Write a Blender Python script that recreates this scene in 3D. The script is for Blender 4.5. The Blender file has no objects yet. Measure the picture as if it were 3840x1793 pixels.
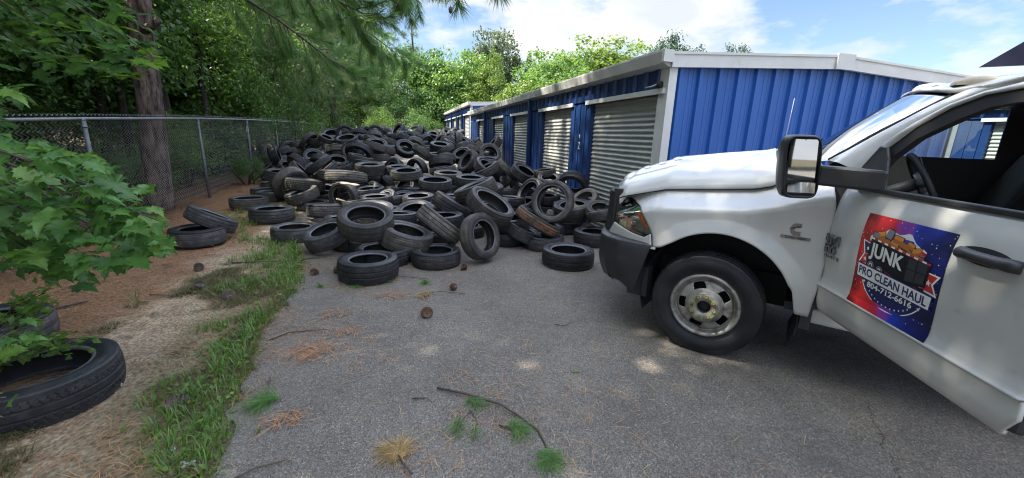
import bpy, bmesh, math, random
import numpy as np
from mathutils import Vector, Matrix, Quaternion
R_ = math.radians
SC = bpy.context.scene
COL = SC.collection
random.seed(7)
RNG = np.random.default_rng(7)

# ---------------------------------------------------------------- camera
PF, PCX, PCY = 1530.0, 1920.0, 896.5            # focal length and centre in photo pixels (3840 x 1793)
_p, _r, _y, EYE = R_(14.1), R_(2.0), R_(15.0), 1.6
_f0 = Vector((math.sin(_y), math.cos(_y), 0)); _r0 = Vector((math.cos(_y), -math.sin(_y), 0)); _u0 = Vector((0, 0, 1))
FW = _f0 * math.cos(_p) - _u0 * math.sin(_p)
_u1 = _u0 * math.cos(_p) + _f0 * math.sin(_p)
RT = _r0 * math.cos(_r) + _u1 * math.sin(_r)
UP = _u1 * math.cos(_r) - _r0 * math.sin(_r)
CAMP = Vector((0, 0, EYE))
cam = bpy.data.cameras.new('camera'); camo = bpy.data.objects.new('camera', cam); COL.objects.link(camo)
M3 = Matrix((RT, UP, -FW)).transposed()
camo.matrix_world = Matrix.Translation(CAMP) @ M3.to_4x4()
cam.sensor_width = 36.0; cam.lens = 36.0 * PF / 3840.0; cam.clip_start = 0.05; cam.clip_end = 3000
SC.camera = camo

def ray(px, py):
    return FW + RT * ((px - PCX) / PF) - UP * ((py - PCY) / PF)
def at(px, py, depth):
    return CAMP + ray(px, py) * depth
def on_z(px, py, z=0.0):
    d = ray(px, py); return CAMP + d * ((z - EYE) / d.z)
def on_x(px, py, x):
    d = ray(px, py); return CAMP + d * (x / d.x)
def on_y(px, py, y):
    d = ray(px, py); return CAMP + d * (y / d.y)

# ---------------------------------------------------------------- light
SUNV = Vector((-0.56, 0.10, 0.82)).normalized()
w = bpy.data.worlds.new('World'); SC.world = w; w.use_nodes = True
nt = w.node_tree; nt.nodes.clear()
def N(t, **k):
    n = nt.nodes.new(t)
    for a, b in k.items(): setattr(n, a, b)
    return n
out = N('ShaderNodeOutputWorld'); bg = N('ShaderNodeBackground'); bg.inputs[1].default_value = 0.115
sky = N('ShaderNodeTexSky', sky_type='NISHITA', sun_disc=False)
sky.sun_elevation = math.asin(SUNV.z); sky.sun_rotation = math.atan2(SUNV.x, SUNV.y)
sky.air_density = 1.0; sky.dust_density = 1.2; sky.ozone_density = 1.5
tc = N('ShaderNodeTexCoord'); mp = N('ShaderNodeMapping'); mp.inputs['Scale'].default_value = (1, 1, 2.3)
mp.inputs['Location'].default_value = (0.35, 0.1, 0.15)
n1 = N('ShaderNodeTexNoise'); n1.inputs['Scale'].default_value = 2.6; n1.inputs['Detail'].default_value = 9; n1.inputs['Roughness'].default_value = 0.58
n2 = N('ShaderNodeTexNoise'); n2.inputs['Scale'].default_value = 6.0; n2.inputs['Detail'].default_value = 6
cr = N('ShaderNodeValToRGB'); cr.color_ramp.elements[0].position = 0.455; cr.color_ramp.elements[1].position = 0.555
cc = N('ShaderNodeValToRGB'); cc.color_ramp.elements[0].position = 0.35; cc.color_ramp.elements[1].position = 0.65
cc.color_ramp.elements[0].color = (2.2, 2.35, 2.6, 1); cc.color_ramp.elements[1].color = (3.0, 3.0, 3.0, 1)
mx = N('ShaderNodeMix', data_type='RGBA')
sc_ = N('ShaderNodeMix', data_type='RGBA', blend_type='MULTIPLY'); sc_.inputs[0].default_value = 1.0
sc_.inputs[7].default_value = (.52, .54, .58, 1)
L = nt.links.new
L(tc.outputs['Generated'], mp.inputs[0]); L(mp.outputs[0], n1.inputs[0]); L(mp.outputs[0], n2.inputs[0])
L(n1.outputs[0], cr.inputs[0]); L(n2.outputs[0], cc.inputs[0])
L(sky.outputs[0], sc_.inputs[6]); L(sc_.outputs[2], mx.inputs[6]); L(cc.outputs[0], mx.inputs[7]); L(cr.outputs[0], mx.inputs[0])
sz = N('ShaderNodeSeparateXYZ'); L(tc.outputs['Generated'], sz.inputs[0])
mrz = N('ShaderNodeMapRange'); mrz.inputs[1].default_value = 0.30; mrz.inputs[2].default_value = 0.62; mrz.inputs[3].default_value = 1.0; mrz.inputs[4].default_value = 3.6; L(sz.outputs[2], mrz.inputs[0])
hz = N('ShaderNodeMix', data_type='RGBA', blend_type='MULTIPLY'); hz.inputs[0].default_value = 1.0; L(mx.outputs[2], hz.inputs[6]); L(mrz.outputs[0], hz.inputs[7])   # whole sky above the view brightened, added fill light for the shade
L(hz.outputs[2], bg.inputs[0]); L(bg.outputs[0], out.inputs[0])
sl = bpy.data.lights.new('sun', 'SUN'); sl.energy = 4.2; sl.angle = R_(0.53); sl.color = (1.0, 0.93, 0.80)
so = bpy.data.objects.new('sun', sl); COL.objects.link(so)
so.rotation_euler = SUNV.to_track_quat('Z', 'Y').to_euler(); so.location = (-10, -10, 30)
SC.view_settings.view_transform = 'Standard'; SC.view_settings.look = 'None'
SC.view_settings.exposure = 1.80; SC.view_settings.gamma = 1.0; SC.view_settings.use_curve_mapping = False
SC.render.engine = 'CYCLES'
try:
    SC.cycles.use_denoising = True; SC.cycles.denoiser = 'OPENIMAGEDENOISE'
    SC.cycles.max_bounces = 8; SC.cycles.transparent_max_bounces = 12; SC.cycles.caustics_reflective = False; SC.cycles.caustics_refractive = False
    SC.cycles.sample_clamp_indirect = 4; SC.cycles.filter_width = 1.1
except Exception: pass

# ---------------------------------------------------------------- materials
MATS = {}
def mat(name, col=(0.5, 0.5, 0.5), rough=0.6, metal=0.0, col2=None, scale=8.0, detail=4.0, lo=0.35, hi=0.65, bump=0.0, bscale=40.0,
        spec=0.5, trans=0.0, island=None, objvar=0.0, coat=0.0, emit=None, sheen=0.0, dirt=None, coords='Object', stretch=None):
    """procedural material: colour 1 <-> colour 2 by noise, optional per-leaf variation, per-object variation, dirt layer, bump"""
    if name in MATS: return MATS[name]
    m = bpy.data.materials.new(name); m.use_nodes = True; t = m.node_tree; b = t.nodes['Principled BSDF']
    def n(k, **kw):
        x = t.nodes.new(k)
        for a, v in kw.items(): setattr(x, a, v)
        return x
    def rgb(c): return (c[0], c[1], c[2], 1)
    b.inputs['Roughness'].default_value = rough; b.inputs['Metallic'].default_value = metal
    b.inputs['Specular IOR Level'].default_value = spec; b.inputs['Coat Weight'].default_value = coat
    b.inputs['Coat Roughness'].default_value = 0.06
    tcn = n('ShaderNodeTexCoord'); vec = tcn.outputs[coords]
    if stretch:
        mpn = n('ShaderNodeMapping'); mpn.inputs['Scale'].default_value = stretch; t.links.new(vec, mpn.inputs[0]); vec = mpn.outputs[0]
    c = None
    if col2 is not None:
        nz = n('ShaderNodeTexNoise'); nz.inputs['Scale'].default_value = scale; nz.inputs['Detail'].default_value = detail; nz.inputs['Roughness'].default_value = 0.62
        t.links.new(vec, nz.inputs[0])
        rp = n('ShaderNodeValToRGB'); rp.color_ramp.elements[0].position = lo; rp.color_ramp.elements[1].position = hi
        rp.color_ramp.elements[0].color = rgb(col); rp.color_ramp.elements[1].color = rgb(col2)
        t.links.new(nz.outputs[0], rp.inputs[0]); c = rp.outputs[0]
    if dirt:
        dc, dscale, dlo, dhi = dirt
        nz = n('ShaderNodeTexNoise'); nz.inputs['Scale'].default_value = dscale; nz.inputs['Detail'].default_value = 8; nz.inputs['Roughness'].default_value = 0.7
        t.links.new(vec, nz.inputs[0])
        rp = n('ShaderNodeMapRange'); rp.inputs[1].default_value = dlo; rp.inputs[2].default_value = dhi
        t.links.new(nz.outputs[0], rp.inputs[0])
        mxx = n('ShaderNodeMix', data_type='RGBA'); t.links.new(rp.outputs[0], mxx.inputs[0]); mxx.inputs[7].default_value = rgb(dc)
        if c: t.links.new(c, mxx.inputs[6])
        else: mxx.inputs[6].default_value = rgb(col)
        c = mxx.outputs[2]
    if island is not None:
        g = n('ShaderNodeNewGeometry'); rp = n('ShaderNodeValToRGB')
        els = rp.color_ramp.elements
        els[0].color = rgb(island[0]); els[1].color = rgb(island[-1])
        for i, cc_ in enumerate(island[1:-1]):
            e = els.new((i + 1) / (len(island) - 1)); e.color = rgb(cc_)
        t.links.new(g.outputs['Random Per Island'], rp.inputs[0])
        nz = n('ShaderNodeTexNoise'); nz.inputs['Scale'].default_value = 22; nz.inputs['Detail'].default_value = 4; t.links.new(vec, nz.inputs[0])
        mr = n('ShaderNodeMapRange'); mr.inputs[1].default_value = .3; mr.inputs[2].default_value = .7; mr.inputs[3].default_value = .72; mr.inputs[4].default_value = 1.25; t.links.new(nz.outputs[0], mr.inputs[0])
        hs = n('ShaderNodeHueSaturation'); t.links.new(mr.outputs[0], hs.inputs['Value']); t.links.new(rp.outputs[0], hs.inputs['Color']); c = hs.outputs[0]
    if objvar:
        oi = n('ShaderNodeObjectInfo'); mr = n('ShaderNodeMapRange'); mr.inputs[3].default_value = 1 - objvar; mr.inputs[4].default_value = 1 + objvar
        t.links.new(oi.outputs['Random'], mr.inputs[0])
        hs = n('ShaderNodeHueSaturation'); t.links.new(mr.outputs[0], hs.inputs['Value'])
        if c: t.links.new(c, hs.inputs['Color'])
        else: hs.inputs['Color'].default_value = rgb(col)
        c = hs.outputs[0]
    if c: t.links.new(c, b.inputs['Base Color'])
    else: b.inputs['Base Color'].default_value = rgb(col)
    if bump:
        nz = n('ShaderNodeTexNoise'); nz.inputs['Scale'].default_value = bscale; nz.inputs['Detail'].default_value = 5
        t.links.new(vec, nz.inputs[0]); bp = n('ShaderNodeBump'); bp.inputs['Strength'].default_value = bump; bp.inputs['Distance'].default_value = 0.02
        t.links.new(nz.outputs[0], bp.inputs['Height']); t.links.new(bp.outputs[0], b.inputs['Normal'])
    if trans:
        tr = n('ShaderNodeBsdfTranslucent'); ms = n('ShaderNodeMixShader'); ms.inputs[0].default_value = trans
        if c:
            hs = n('ShaderNodeHueSaturation'); hs.inputs['Hue'].default_value = 0.485; hs.inputs['Saturation'].default_value = 1.1; hs.inputs['Value'].default_value = 1.7
            t.links.new(c, hs.inputs['Color']); t.links.new(hs.outputs[0], tr.inputs[0])
        else: tr.inputs[0].default_value = rgb(col)
        o = t.nodes['Material Output']; t.links.new(b.outputs[0], ms.inputs[1]); t.links.new(tr.outputs[0], ms.inputs[2]); t.links.new(ms.outputs[0], o.inputs[0])
    if emit:
        b.inputs['Emission Color'].default_value = rgb(emit[0]); b.inputs['Emission Strength'].default_value = emit[1]
    MATS[name] = m
    return m

def glass_mat(name, tint=(0.9, 0.95, 0.95), rough=0.0, refl=1.0, base=0.03):
    if name in MATS: return MATS[name]
    m = bpy.data.materials.new(name); m.use_nodes = True; t = m.node_tree; t.nodes.clear()
    o = t.nodes.new('ShaderNodeOutputMaterial'); tr = t.nodes.new('ShaderNodeBsdfTransparent'); gl = t.nodes.new('ShaderNodeBsdfGlossy'); ms = t.nodes.new('ShaderNodeMixShader')
    tr.inputs[0].default_value = (*tint, 1); gl.inputs['Roughness'].default_value = rough
    fr = t.nodes.new('ShaderNodeFresnel'); fr.inputs[0].default_value = 1.5
    ma = t.nodes.new('ShaderNodeMath'); ma.operation = 'MULTIPLY_ADD'; ma.inputs[1].default_value = refl; ma.inputs[2].default_value = base; ma.use_clamp = True
    t.links.new(fr.outputs[0], ma.inputs[0]); t.links.new(ma.outputs[0], ms.inputs[0]); t.links.new(tr.outputs[0], ms.inputs[1]); t.links.new(gl.outputs[0], ms.inputs[2]); t.links.new(ms.outputs[0], o.inputs[0])
    MATS[name] = m
    return m

# ---------------------------------------------------------------- object helpers
def tag(o, label=None, cat=None, group=None, kind=None):
    if label: o['label'] = label
    if cat: o['category'] = cat
    if group: o['group'] = group
    if kind: o['kind'] = kind
    return o
def link(name, me, parent=None, mats=(), smooth=False, loc=None):
    o = bpy.data.objects.new(name, me); COL.objects.link(o)
    for m in (mats if isinstance(mats, (list, tuple)) else [mats]):
        if m: me.materials.append(m)
    if parent: o.parent = parent
    if loc is not None: o.location = loc
    if smooth:
        me.polygons.foreach_set('use_smooth', np.ones(len(me.polygons), bool))
    return o
def empty(name, loc=(0, 0, 0), rz=0.0, parent=None):
    o = bpy.data.objects.new(name, None); COL.objects.link(o); o.location = loc; o.rotation_euler = (0, 0, rz); o.empty_display_size = 0.2
    if parent: o.parent = parent
    return o
def np_mesh(name, V, F, mi=None):
    """V (n,3); F list of (k,m) int arrays"""
    me = bpy.data.meshes.new(name)
    V = np.asarray(V, np.float32); me.vertices.add(len(V)); me.vertices.foreach_set('co', V.ravel())
    F = [np.asarray(f, np.int32) for f in F if len(f)]
    tot = sum(f.size for f in F); np_ = sum(len(f) for f in F)
    me.loops.add(tot); me.loops.foreach_set('vertex_index', np.concatenate([f.ravel() for f in F]))
    st = np.cumsum(np.concatenate([[0]] + [np.full(len(f), f.shape[1]) for f in F]))[:-1].astype(np.int32)
    me.polygons.add(np_); me.polygons.foreach_set('loop_start', st)
    if mi is not None: me.polygons.foreach_set('material_index', np.asarray(mi, np.int32))
    me.update(calc_edges=True); me.validate()
    return me
class MB:
    """collects verts / faces for one mesh object"""
    def __init__(s): s.v = []; s.f = []; s.m = []; s.cur = 0; s.sm = []
    def add(s, v, f, smooth=False):
        o = len(s.v); s.v += [tuple(x) for x in v]; s.f += [tuple(i + o for i in q) for q in f]; s.m += [s.cur] * len(f); s.sm += [smooth] * len(f); return s
    def box(s, a, b, M=None):
        x0, y0, z0 = a; x1, y1, z1 = b
        v = [(x0, y0, z0), (x1, y0, z0), (x1, y1, z0), (x0, y1, z0), (x0, y0, z1), (x1, y0, z1), (x1, y1, z1), (x0, y1, z1)]
        if M is not None: v = [tuple(M @ Vector(p)) for p in v]
        return s.add(v, [(0, 3, 2, 1), (4, 5, 6, 7), (0, 1, 5, 4), (1, 2, 6, 5), (2, 3, 7, 6), (3, 0, 4, 7)])
    def prism(s, pts, d):
        """pts: closed outline (3d), extruded by vector d"""
        n = len(pts); d = Vector(d); v = [Vector(p) for p in pts]; v2 = [p + d for p in v]
        return s.add(v + v2, [tuple(range(n))[::-1], tuple(range(n, 2 * n))] + [(i, (i + 1) % n, n + (i + 1) % n, n + i) for i in range(n)])
    def tube(s, pts, r, seg=8, cap=True, smooth=True):
        pts = [Vector(p) for p in pts]; n = len(pts); rr = r if isinstance(r, (list, tuple)) else [r] * n
        vs = []; prev = None
        for i, p in enumerate(pts):
            t = (pts[min(i + 1, n - 1)] - pts[max(i - 1, 0)]).normalized()
            if prev is None:
                a = Vector((0, 0, 1)) if abs(t.z) < 0.9 else Vector((1, 0, 0)); x = t.cross(a).normalized()
            else:
                x = (prev - t * prev.dot(t)).normalized()
            prev = x; y = t.cross(x)
            for k in range(seg):
                an = 2 * math.pi * k / seg; vs.append(p + x * (rr[i] * math.cos(an)) + y * (rr[i] * math.sin(an)))
        fs = [(i * seg + k, i * seg + (k + 1) % seg, (i + 1) * seg + (k + 1) % seg, (i + 1) * seg + k) for i in range(n - 1) for k in range(seg)]
        o = len(s.v); s.add(vs, fs, smooth)
        if cap: s.add([], [])  ; s.f += [tuple(o + k for k in range(seg))[::-1], tuple(o + (n - 1) * seg + k for k in range(seg))]; s.m += [s.cur] * 2; s.sm += [False] * 2
        return s
    def grid(s, fn, nu, nv, smooth=True, keep=None, flip=False):
        v = [fn(i / nu, j / nv) for j in range(nv + 1) for i in range(nu + 1)]; f = []
        for j in range(nv):
            for i in range(nu):
                if keep and not keep((i + .5) / nu, (j + .5) / nv): continue
                a = j * (nu + 1) + i; q = (a, a + 1, a + nu + 2, a + nu + 1); f.append(q[::-1] if flip else q)
        return s.add(v, f, smooth)
    def lathe(s, prof, seg=48, axis='y', c=(0, 0, 0), smooth=True, closed=False):
        v = []
        for k in range(seg):
            an = 2 * math.pi * k / seg; ca, sa = math.cos(an), math.sin(an)
            for r, h in prof:
                p = {'y': (r * ca, h, r * sa), 'z': (r * ca, r * sa, h), 'x': (h, r * ca, r * sa)}[axis]
                v.append((p[0] + c[0], p[1] + c[1], p[2] + c[2]))
        m = len(prof); f = []
        for k in range(seg):
            for i in range(m if closed else m - 1):
                f.append((k * m + i, ((k + 1) % seg) * m + i, ((k + 1) % seg) * m + (i + 1) % m, k * m + (i + 1) % m))
        return s.add(v, f, smooth)
    def build(s, name, mats, parent=None, bevel=0.0, solid=0.0, loc=None, subs=0):
        me = bpy.data.meshes.new(name); me.from_pydata([tuple(p) for p in s.v], [], s.f)
        me.polygons.foreach_set('material_index', s.m); me.polygons.foreach_set('use_smooth', s.sm)
        o = link(name, me, parent, mats, loc=loc)
        if solid:
            d = o.modifiers.new('solid', 'SOLIDIFY'); d.thickness = abs(solid); d.offset = -1 if solid > 0 else 1
        if bevel:
            d = o.modifiers.new('bevel', 'BEVEL'); d.width = bevel; d.segments = 2; d.limit_method = 'ANGLE'; d.angle_limit = R_(40)
        return o
def copy_tree(o, parent=None):
    c = o.copy(); COL.objects.link(c)
    if parent: c.parent = parent
    for ch in [x for x in bpy.data.objects if x.parent == o]: copy_tree(ch, c)
    return c
def interp(x, xs, ys): return float(np.interp(x, xs, ys))
def sstep(a, b, x):
    t = min(1, max(0, (x - a) / (b - a))); return t * t * (3 - 2 * t)
def fbm(x, y, s=0):
    """cheap smooth noise for shapes"""
    v = 0
    for k, (f, a) in enumerate(((0.35, 1), (0.8, .5), (1.9, .25), (4.1, .12))):
        v += a * math.sin(f * x * 1.7 + 1.3 * k + s + 1.1 * math.sin(f * y * 1.3 + k * 2.1 + s)) * math.cos(f * y * 1.9 + 0.7 * k + s)
    return v
# ================================================================ ground, drive
def ground_z(x, y):
    z = -0.012 - 0.20 * sstep(2.9, 4.7, -x) * (1 - sstep(8.0, 13.5, y)) + 0.02 * sstep(1.3, 2.2, -x) * fbm(x * 1.5, y * 1.5)
    z += 0.35 * sstep(5.0, 14, -x) + 0.9 * sstep(34, 60, y)
    return z - (0.02 if x > -0.9 else 0)

def ground_material():
    m = bpy.data.materials.new('ground_litter'); m.use_nodes = True; t = m.node_tree; b = t.nodes['Principled BSDF']; l = t.links.new
    def n(k, **kw):
        x = t.nodes.new(k)
        for a, v in kw.items(): setattr(x, a, v)
        return x
    tcn = n('ShaderNodeTexCoord'); sep = n('ShaderNodeSeparateXYZ'); l(tcn.outputs['Object'], sep.inputs[0])
    def noise(s, d=5, r=.6):
        z = n('ShaderNodeTexNoise'); z.inputs['Scale'].default_value = s; z.inputs['Detail'].default_value = d; z.inputs['Roughness'].default_value = r; l(tcn.outputs['Object'], z.inputs[0]); return z.outputs[0]
    def math_(op, a, b_, c=None):
        z = n('ShaderNodeMath', operation=op)
        for i, v in enumerate((a, b_, c)):
            if v is None: continue
            if isinstance(v, (int, float)): z.inputs[i].default_value = v
            else: l(v, z.inputs[i])
        return z.outputs[0]
    wob = math_('MULTIPLY_ADD', noise(1.3, 6), 1.6, -0.8)
    wx = math_('ADD', sep.outputs[0], wob)
    wx = math_('ADD', wx, math_('MULTIPLY_ADD', noise(9, 4), 0.5, -0.25))
    fac = n('ShaderNodeMapRange'); fac.inputs[1].default_value = -6.5; fac.inputs[2].default_value = -0.6; l(wx, fac.inputs[0])
    rp = n('ShaderNodeValToRGB'); e = rp.color_ramp.elements
    e[0].position = 0.0; e[0].color = (0.075, 0.047, 0.028, 1)
    e[1].position = 1.0; e[1].color = (0.085, 0.075, 0.045, 1)
    for p, c in ((0.27, (0.11, 0.065, 0.036)), (0.42, (0.27, 0.145, 0.078)), (0.68, (0.28, 0.165, 0.095)), (0.735, (0.41, 0.32, 0.22)), (0.775, (0.34, 0.265, 0.18)), (0.83, (0.20, 0.165, 0.10)), (0.927, (0.15, 0.13, 0.075))):
        q = e.new(p); q.color = (*c, 1)
    l(fac.outputs[0], rp.inputs[0])
    # fine litter streaks over it
    st = n('ShaderNodeMapping'); st.inputs['Scale'].default_value = (55, 42, 40); st.inputs['Rotation'].default_value = (0, 0, 0.5); l(tcn.outputs['Object'], st.inputs[0])
    sn = n('ShaderNodeTexNoise'); sn.inputs['Scale'].default_value = 1.0; sn.inputs['Detail'].default_value = 6; l(st.outputs[0], sn.inputs[0])
    mr = n('ShaderNodeMapRange'); mr.inputs[1].default_value = .35; mr.inputs[2].default_value = .68; mr.inputs[3].default_value = .55; mr.inputs[4].default_value = 1.35; l(sn.outputs[0], mr.inputs[0])
    hs = n('ShaderNodeHueSaturation'); l(rp.outputs[0], hs.inputs['Color']); l(mr.outputs[0], hs.inputs['Value'])
    fo = n('ShaderNodeMix', data_type='RGBA'); mm = n('ShaderNodeMapRange'); mm.inputs[1].default_value = .58; mm.inputs[2].default_value = .7; l(noise(3.2, 7), mm.inputs[0]); l(mm.outputs[0], fo.inputs[0])
    l(hs.outputs[0], fo.inputs[6]); fo.inputs[7].default_value = (0.06, 0.05, 0.03, 1)
    l(fo.outputs[2], b.inputs['Base Color']); b.inputs['Roughness'].default_value = .95; b.inputs['Specular IOR Level'].default_value = .15
    bp = n('ShaderNodeBump'); bp.inputs['Strength'].default_value = .6; bp.inputs['Distance'].default_value = .02; l(math_('ADD', sn.outputs[0], noise(25, 6)), bp.inputs['Height']); l(bp.outputs[0], b.inputs['Normal'])
    return m

xs = np.unique(np.concatenate([np.arange(-120, -12, 6), np.arange(-12, -5, .5), np.arange(-5, 0.4, .08), np.arange(0.4, 12, 2), np.arange(12, 140, 8)]))
ys = np.unique(np.concatenate([np.arange(-60, -2, 4), np.arange(-2, 9, .1), np.arange(9, 36, .5), np.arange(36, 160, 6)]))
GV = np.array([(x, y, ground_z(x, y)) for y in ys for x in xs]); nx = len(xs)
ii, jj = np.meshgrid(np.arange(nx - 1), np.arange(len(ys) - 1)); a = (jj * nx + ii).ravel()
o = link('ground', np_mesh('ground', GV, [np.stack([a, a + 1, a + nx + 1, a + nx], 1)]), None, ground_material(), smooth=True); o['kind'] = 'structure'

def drive_edge(y):
    b = interp(y, [-20, 0, 1.9, 2.5, 3.4, 4.3, 5.1, 6.5, 9, 14, 40], [-.8, -.86, -.93, -1.0, -1.1, -1.12, -1.18, -1.5, -2.2, -3.2, -3.2])
    return b + 0.05 * fbm(y * 3.1, 2.0, 1.0) + 0.025 * math.sin(y * 13 + 2 * math.sin(y * 5)) + 0.008 * math.sin(y * 31)
def asphalt_material():
    m = bpy.data.materials.new('asphalt'); m.use_nodes = True; t = m.node_tree; b = t.nodes['Principled BSDF']; l = t.links.new
    def n(k, **kw):
        x = t.nodes.new(k)
        for a, v in kw.items(): setattr(x, a, v)
        return x
    tcn = n('ShaderNodeTexCoord'); P = tcn.outputs['Object']
    def noise(s, d=5, r=.6):
        z = n('ShaderNodeTexNoise'); z.inputs['Scale'].default_value = s; z.inputs['Detail'].default_value = d; z.inputs['Roughness'].default_value = r; l(P, z.inputs[0]); return z.outputs[0]
    def ramp(v, stops):
        r = n('ShaderNodeValToRGB'); e = r.color_ramp.elements
        e[0].position, e[0].color = stops[0][0], (*stops[0][1], 1); e[1].position, e[1].color = stops[-1][0], (*stops[-1][1], 1)
        for p, c in stops[1:-1]: q = e.new(p); q.color = (*c, 1)
        l(v, r.inputs[0]); return r.outputs[0]
    base = ramp(noise(0.9, 7, .65), [(.30, (.125, .112, .096)), (.5, (.166, .149, .128)), (.72, (.212, .190, .161))])
    # stone chips
    v = n('ShaderNodeTexVoronoi'); v.inputs['Scale'].default_value = 135; l(P, v.inputs[0])
    chip = ramp(v.outputs['Color'], [(.0, (.45, .45, .45)), (.45, (.85, .85, .85)), (.75, (1.1, 1.1, 1.1)), (.88, (1.5, 1.49, 1.46)), (1., (2.2, 2.15, 2.08))])
    mu = n('ShaderNodeMix', data_type='RGBA', blend_type='MULTIPLY'); mu.inputs[0].default_value = 1; l(base, mu.inputs[6]); l(chip, mu.inputs[7])
    v2 = n('ShaderNodeTexVoronoi'); v2.inputs['Scale'].default_value = 300; l(P, v2.inputs[0])
    fine = ramp(v2.outputs['Color'], [(.0, (.6, .6, .6)), (.6, (1, 1, 1)), (1., (1.55, 1.55, 1.5))])
    mu2 = n('ShaderNodeMix', data_type='RGBA', blend_type='MULTIPLY'); mu2.inputs[0].default_value = 1; l(mu.outputs[2], mu2.inputs[6]); l(fine, mu2.inputs[7])
    # tan grit and dust lying in patches
    mr = n('ShaderNodeMapRange'); mr.inputs[1].default_value = .55; mr.inputs[2].default_value = .76; mr.inputs[4].default_value = .6; l(noise(1.6, 8, .7), mr.inputs[0])
    mr3 = n('ShaderNodeMapRange'); mr3.inputs[1].default_value = .56; mr3.inputs[2].default_value = .72; mr3.inputs[4].default_value = .55; l(noise(.55, 7, .68), mr3.inputs[0])
    ms = n('ShaderNodeMix', data_type='RGBA'); l(mr3.outputs[0], ms.inputs[0]); l(mu2.outputs[2], ms.inputs[6]); ms.inputs[7].default_value = (.072, .068, .062, 1)   # old oil stains
    mg = n('ShaderNodeMix', data_type='RGBA'); l(mr.outputs[0], mg.inputs[0]); l(ms.outputs[2], mg.inputs[6]); mg.inputs[7].default_value = (.235, .20, .155, 1)
    # crack at the right, dark wandering line
    sep = n('ShaderNodeSeparateXYZ'); l(P, sep.inputs[0])
    def M(op, a, b_=0.0, c=None):
        z = n('ShaderNodeMath', operation=op)
        for i, q in enumerate((a, b_, c)):
            if q is None: continue
            if isinstance(q, (int, float)): z.inputs[i].default_value = q
            else: l(q, z.inputs[i])
        return z.outputs[0]
    wob = M('MULTIPLY_ADD', noise(5, 6, .7), .22, -.11)
    # line through (1.37,1.55)-(1.42,1.05)
    dx = M('ADD', M('MULTIPLY_ADD', sep.outputs[1], -1.0, -1.22), M('ADD', sep.outputs[0], wob))
    cr = n('ShaderNodeMapRange'); cr.inputs[1].default_value = .0015; cr.inputs[2].default_value = .006; cr.inputs[3].default_value = 1; cr.inputs[4].default_value = 0; l(M('ABSOLUTE', dx), cr.inputs[0])
    lim = n('ShaderNodeMapRange'); lim.inputs[1].default_value = 1.75; lim.inputs[2].default_value = 1.6; l(sep.outputs[1], lim.inputs[0])
    mc = n('ShaderNodeMix', data_type='RGBA'); l(M('MULTIPLY', cr.outputs[0], M('MULTIPLY', lim.outputs[0], .8)), mc.inputs[0]); l(mg.outputs[2], mc.inputs[6]); mc.inputs[7].default_value = (.015, .015, .015, 1)
    l(mc.outputs[2], b.inputs['Base Color']); b.inputs['Roughness'].default_value = .85; b.inputs['Specular IOR Level'].default_value = .3
    bp = n('ShaderNodeBump'); bp.inputs['Strength'].default_value = .5; bp.inputs['Distance'].default_value = .008; l(v.outputs['Distance'], bp.inputs['Height']); l(bp.outputs[0], b.inputs['Normal'])
    return m
ey = np.concatenate([np.arange(-30, -2, 2), np.arange(-2, 9, .04), np.arange(9, 60, 1)])
V = []; F = []
for k, y in enumerate(ey):
    V += [(drive_edge(y), y, -.006), (drive_edge(y) + .03, y, 0.0), (60, y, 0.0)]
    if k: a = 3 * k; F += [(a - 3, a - 2, a + 1, a), (a - 2, a - 1, a + 2, a + 1)]
o = link('asphalt_drive', np_mesh('asphalt_drive', V, [np.array(F)]), None, asphalt_material()); o['kind'] = 'structure'

# ================================================================ storage buildings
BLUE = mat('blue_steel', (0.013, 0.086, 0.325), .42, col2=(0.020, 0.105, 0.375), scale=1.5, spec=.5, stretch=(1, 1, .2), dirt=((0.10, 0.15, 0.25), 3.0, .62, .85))
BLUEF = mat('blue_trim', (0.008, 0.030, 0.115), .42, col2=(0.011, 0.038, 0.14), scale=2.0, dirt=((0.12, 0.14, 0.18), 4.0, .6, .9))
WHITE = mat('white_trim', (0.62, 0.62, 0.595), .45, col2=(0.54, 0.54, 0.515), scale=3.0, dirt=((0.42, 0.40, 0.36), 2.5, .58, .85))
DOORM = mat('door_curtain', (0.40, 0.405, 0.38), .45, col2=(0.34, 0.345, 0.325), scale=2.0, dirt=((0.32, 0.31, 0.28), 3.0, .55, .85))
ROOFM = mat('roof_metal', (0.62, 0.63, 0.62), .4, col2=(0.52, 0.53, 0.52), scale=1.0)
STEEL = mat('galvanised_steel', (0.32, 0.34, 0.36), .55, metal=.6, col2=(0.24, 0.255, 0.27), scale=12)
NUMM = mat('number_paint', (0.62, 0.62, 0.60), .6)
DARKM = mat('dark_void', (0.012, 0.012, 0.014), .8)

RP = [(0, 0), (.088, 0), (.094, .005), (.108, .005), (.114, 0), (.156, 0), (.162, .005), (.176, .005), (.182, 0), (.222, 0), (.240, .042), (.287, .042), (.305, 0)]
def panel(mb, o, du, dn, length, zfun0, zfun1, prof=RP, pitch=.305, start=0.0):
    """ribbed sheet: starts at o, runs along unit du for length, ribs stand out along dn, between heights zfun0(t) and zfun1(t)"""
    pts = []
    k = 0
    while k * pitch - start < length:
        for t, d in prof[:-1]:
            tt = k * pitch + t - start
            if 0 <= tt <= length: pts.append((tt, d))
        k += 1
    pts = [(0, 0)] + [p for p in pts if 0.001 < p[0] < length - .001] + [(length, 0)]
    v = []; f = []
    for i, (t, d) in enumerate(pts):
        b = Vector(o) + Vector(du) * t + Vector(dn) * d
        v += [(b.x, b.y, zfun0(t)), (b.x, b.y, zfun1(t))]
        if i: f.append((2 * i - 2, 2 * i, 2 * i + 1, 2 * i - 1))
    mb.add(v, f)
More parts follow.
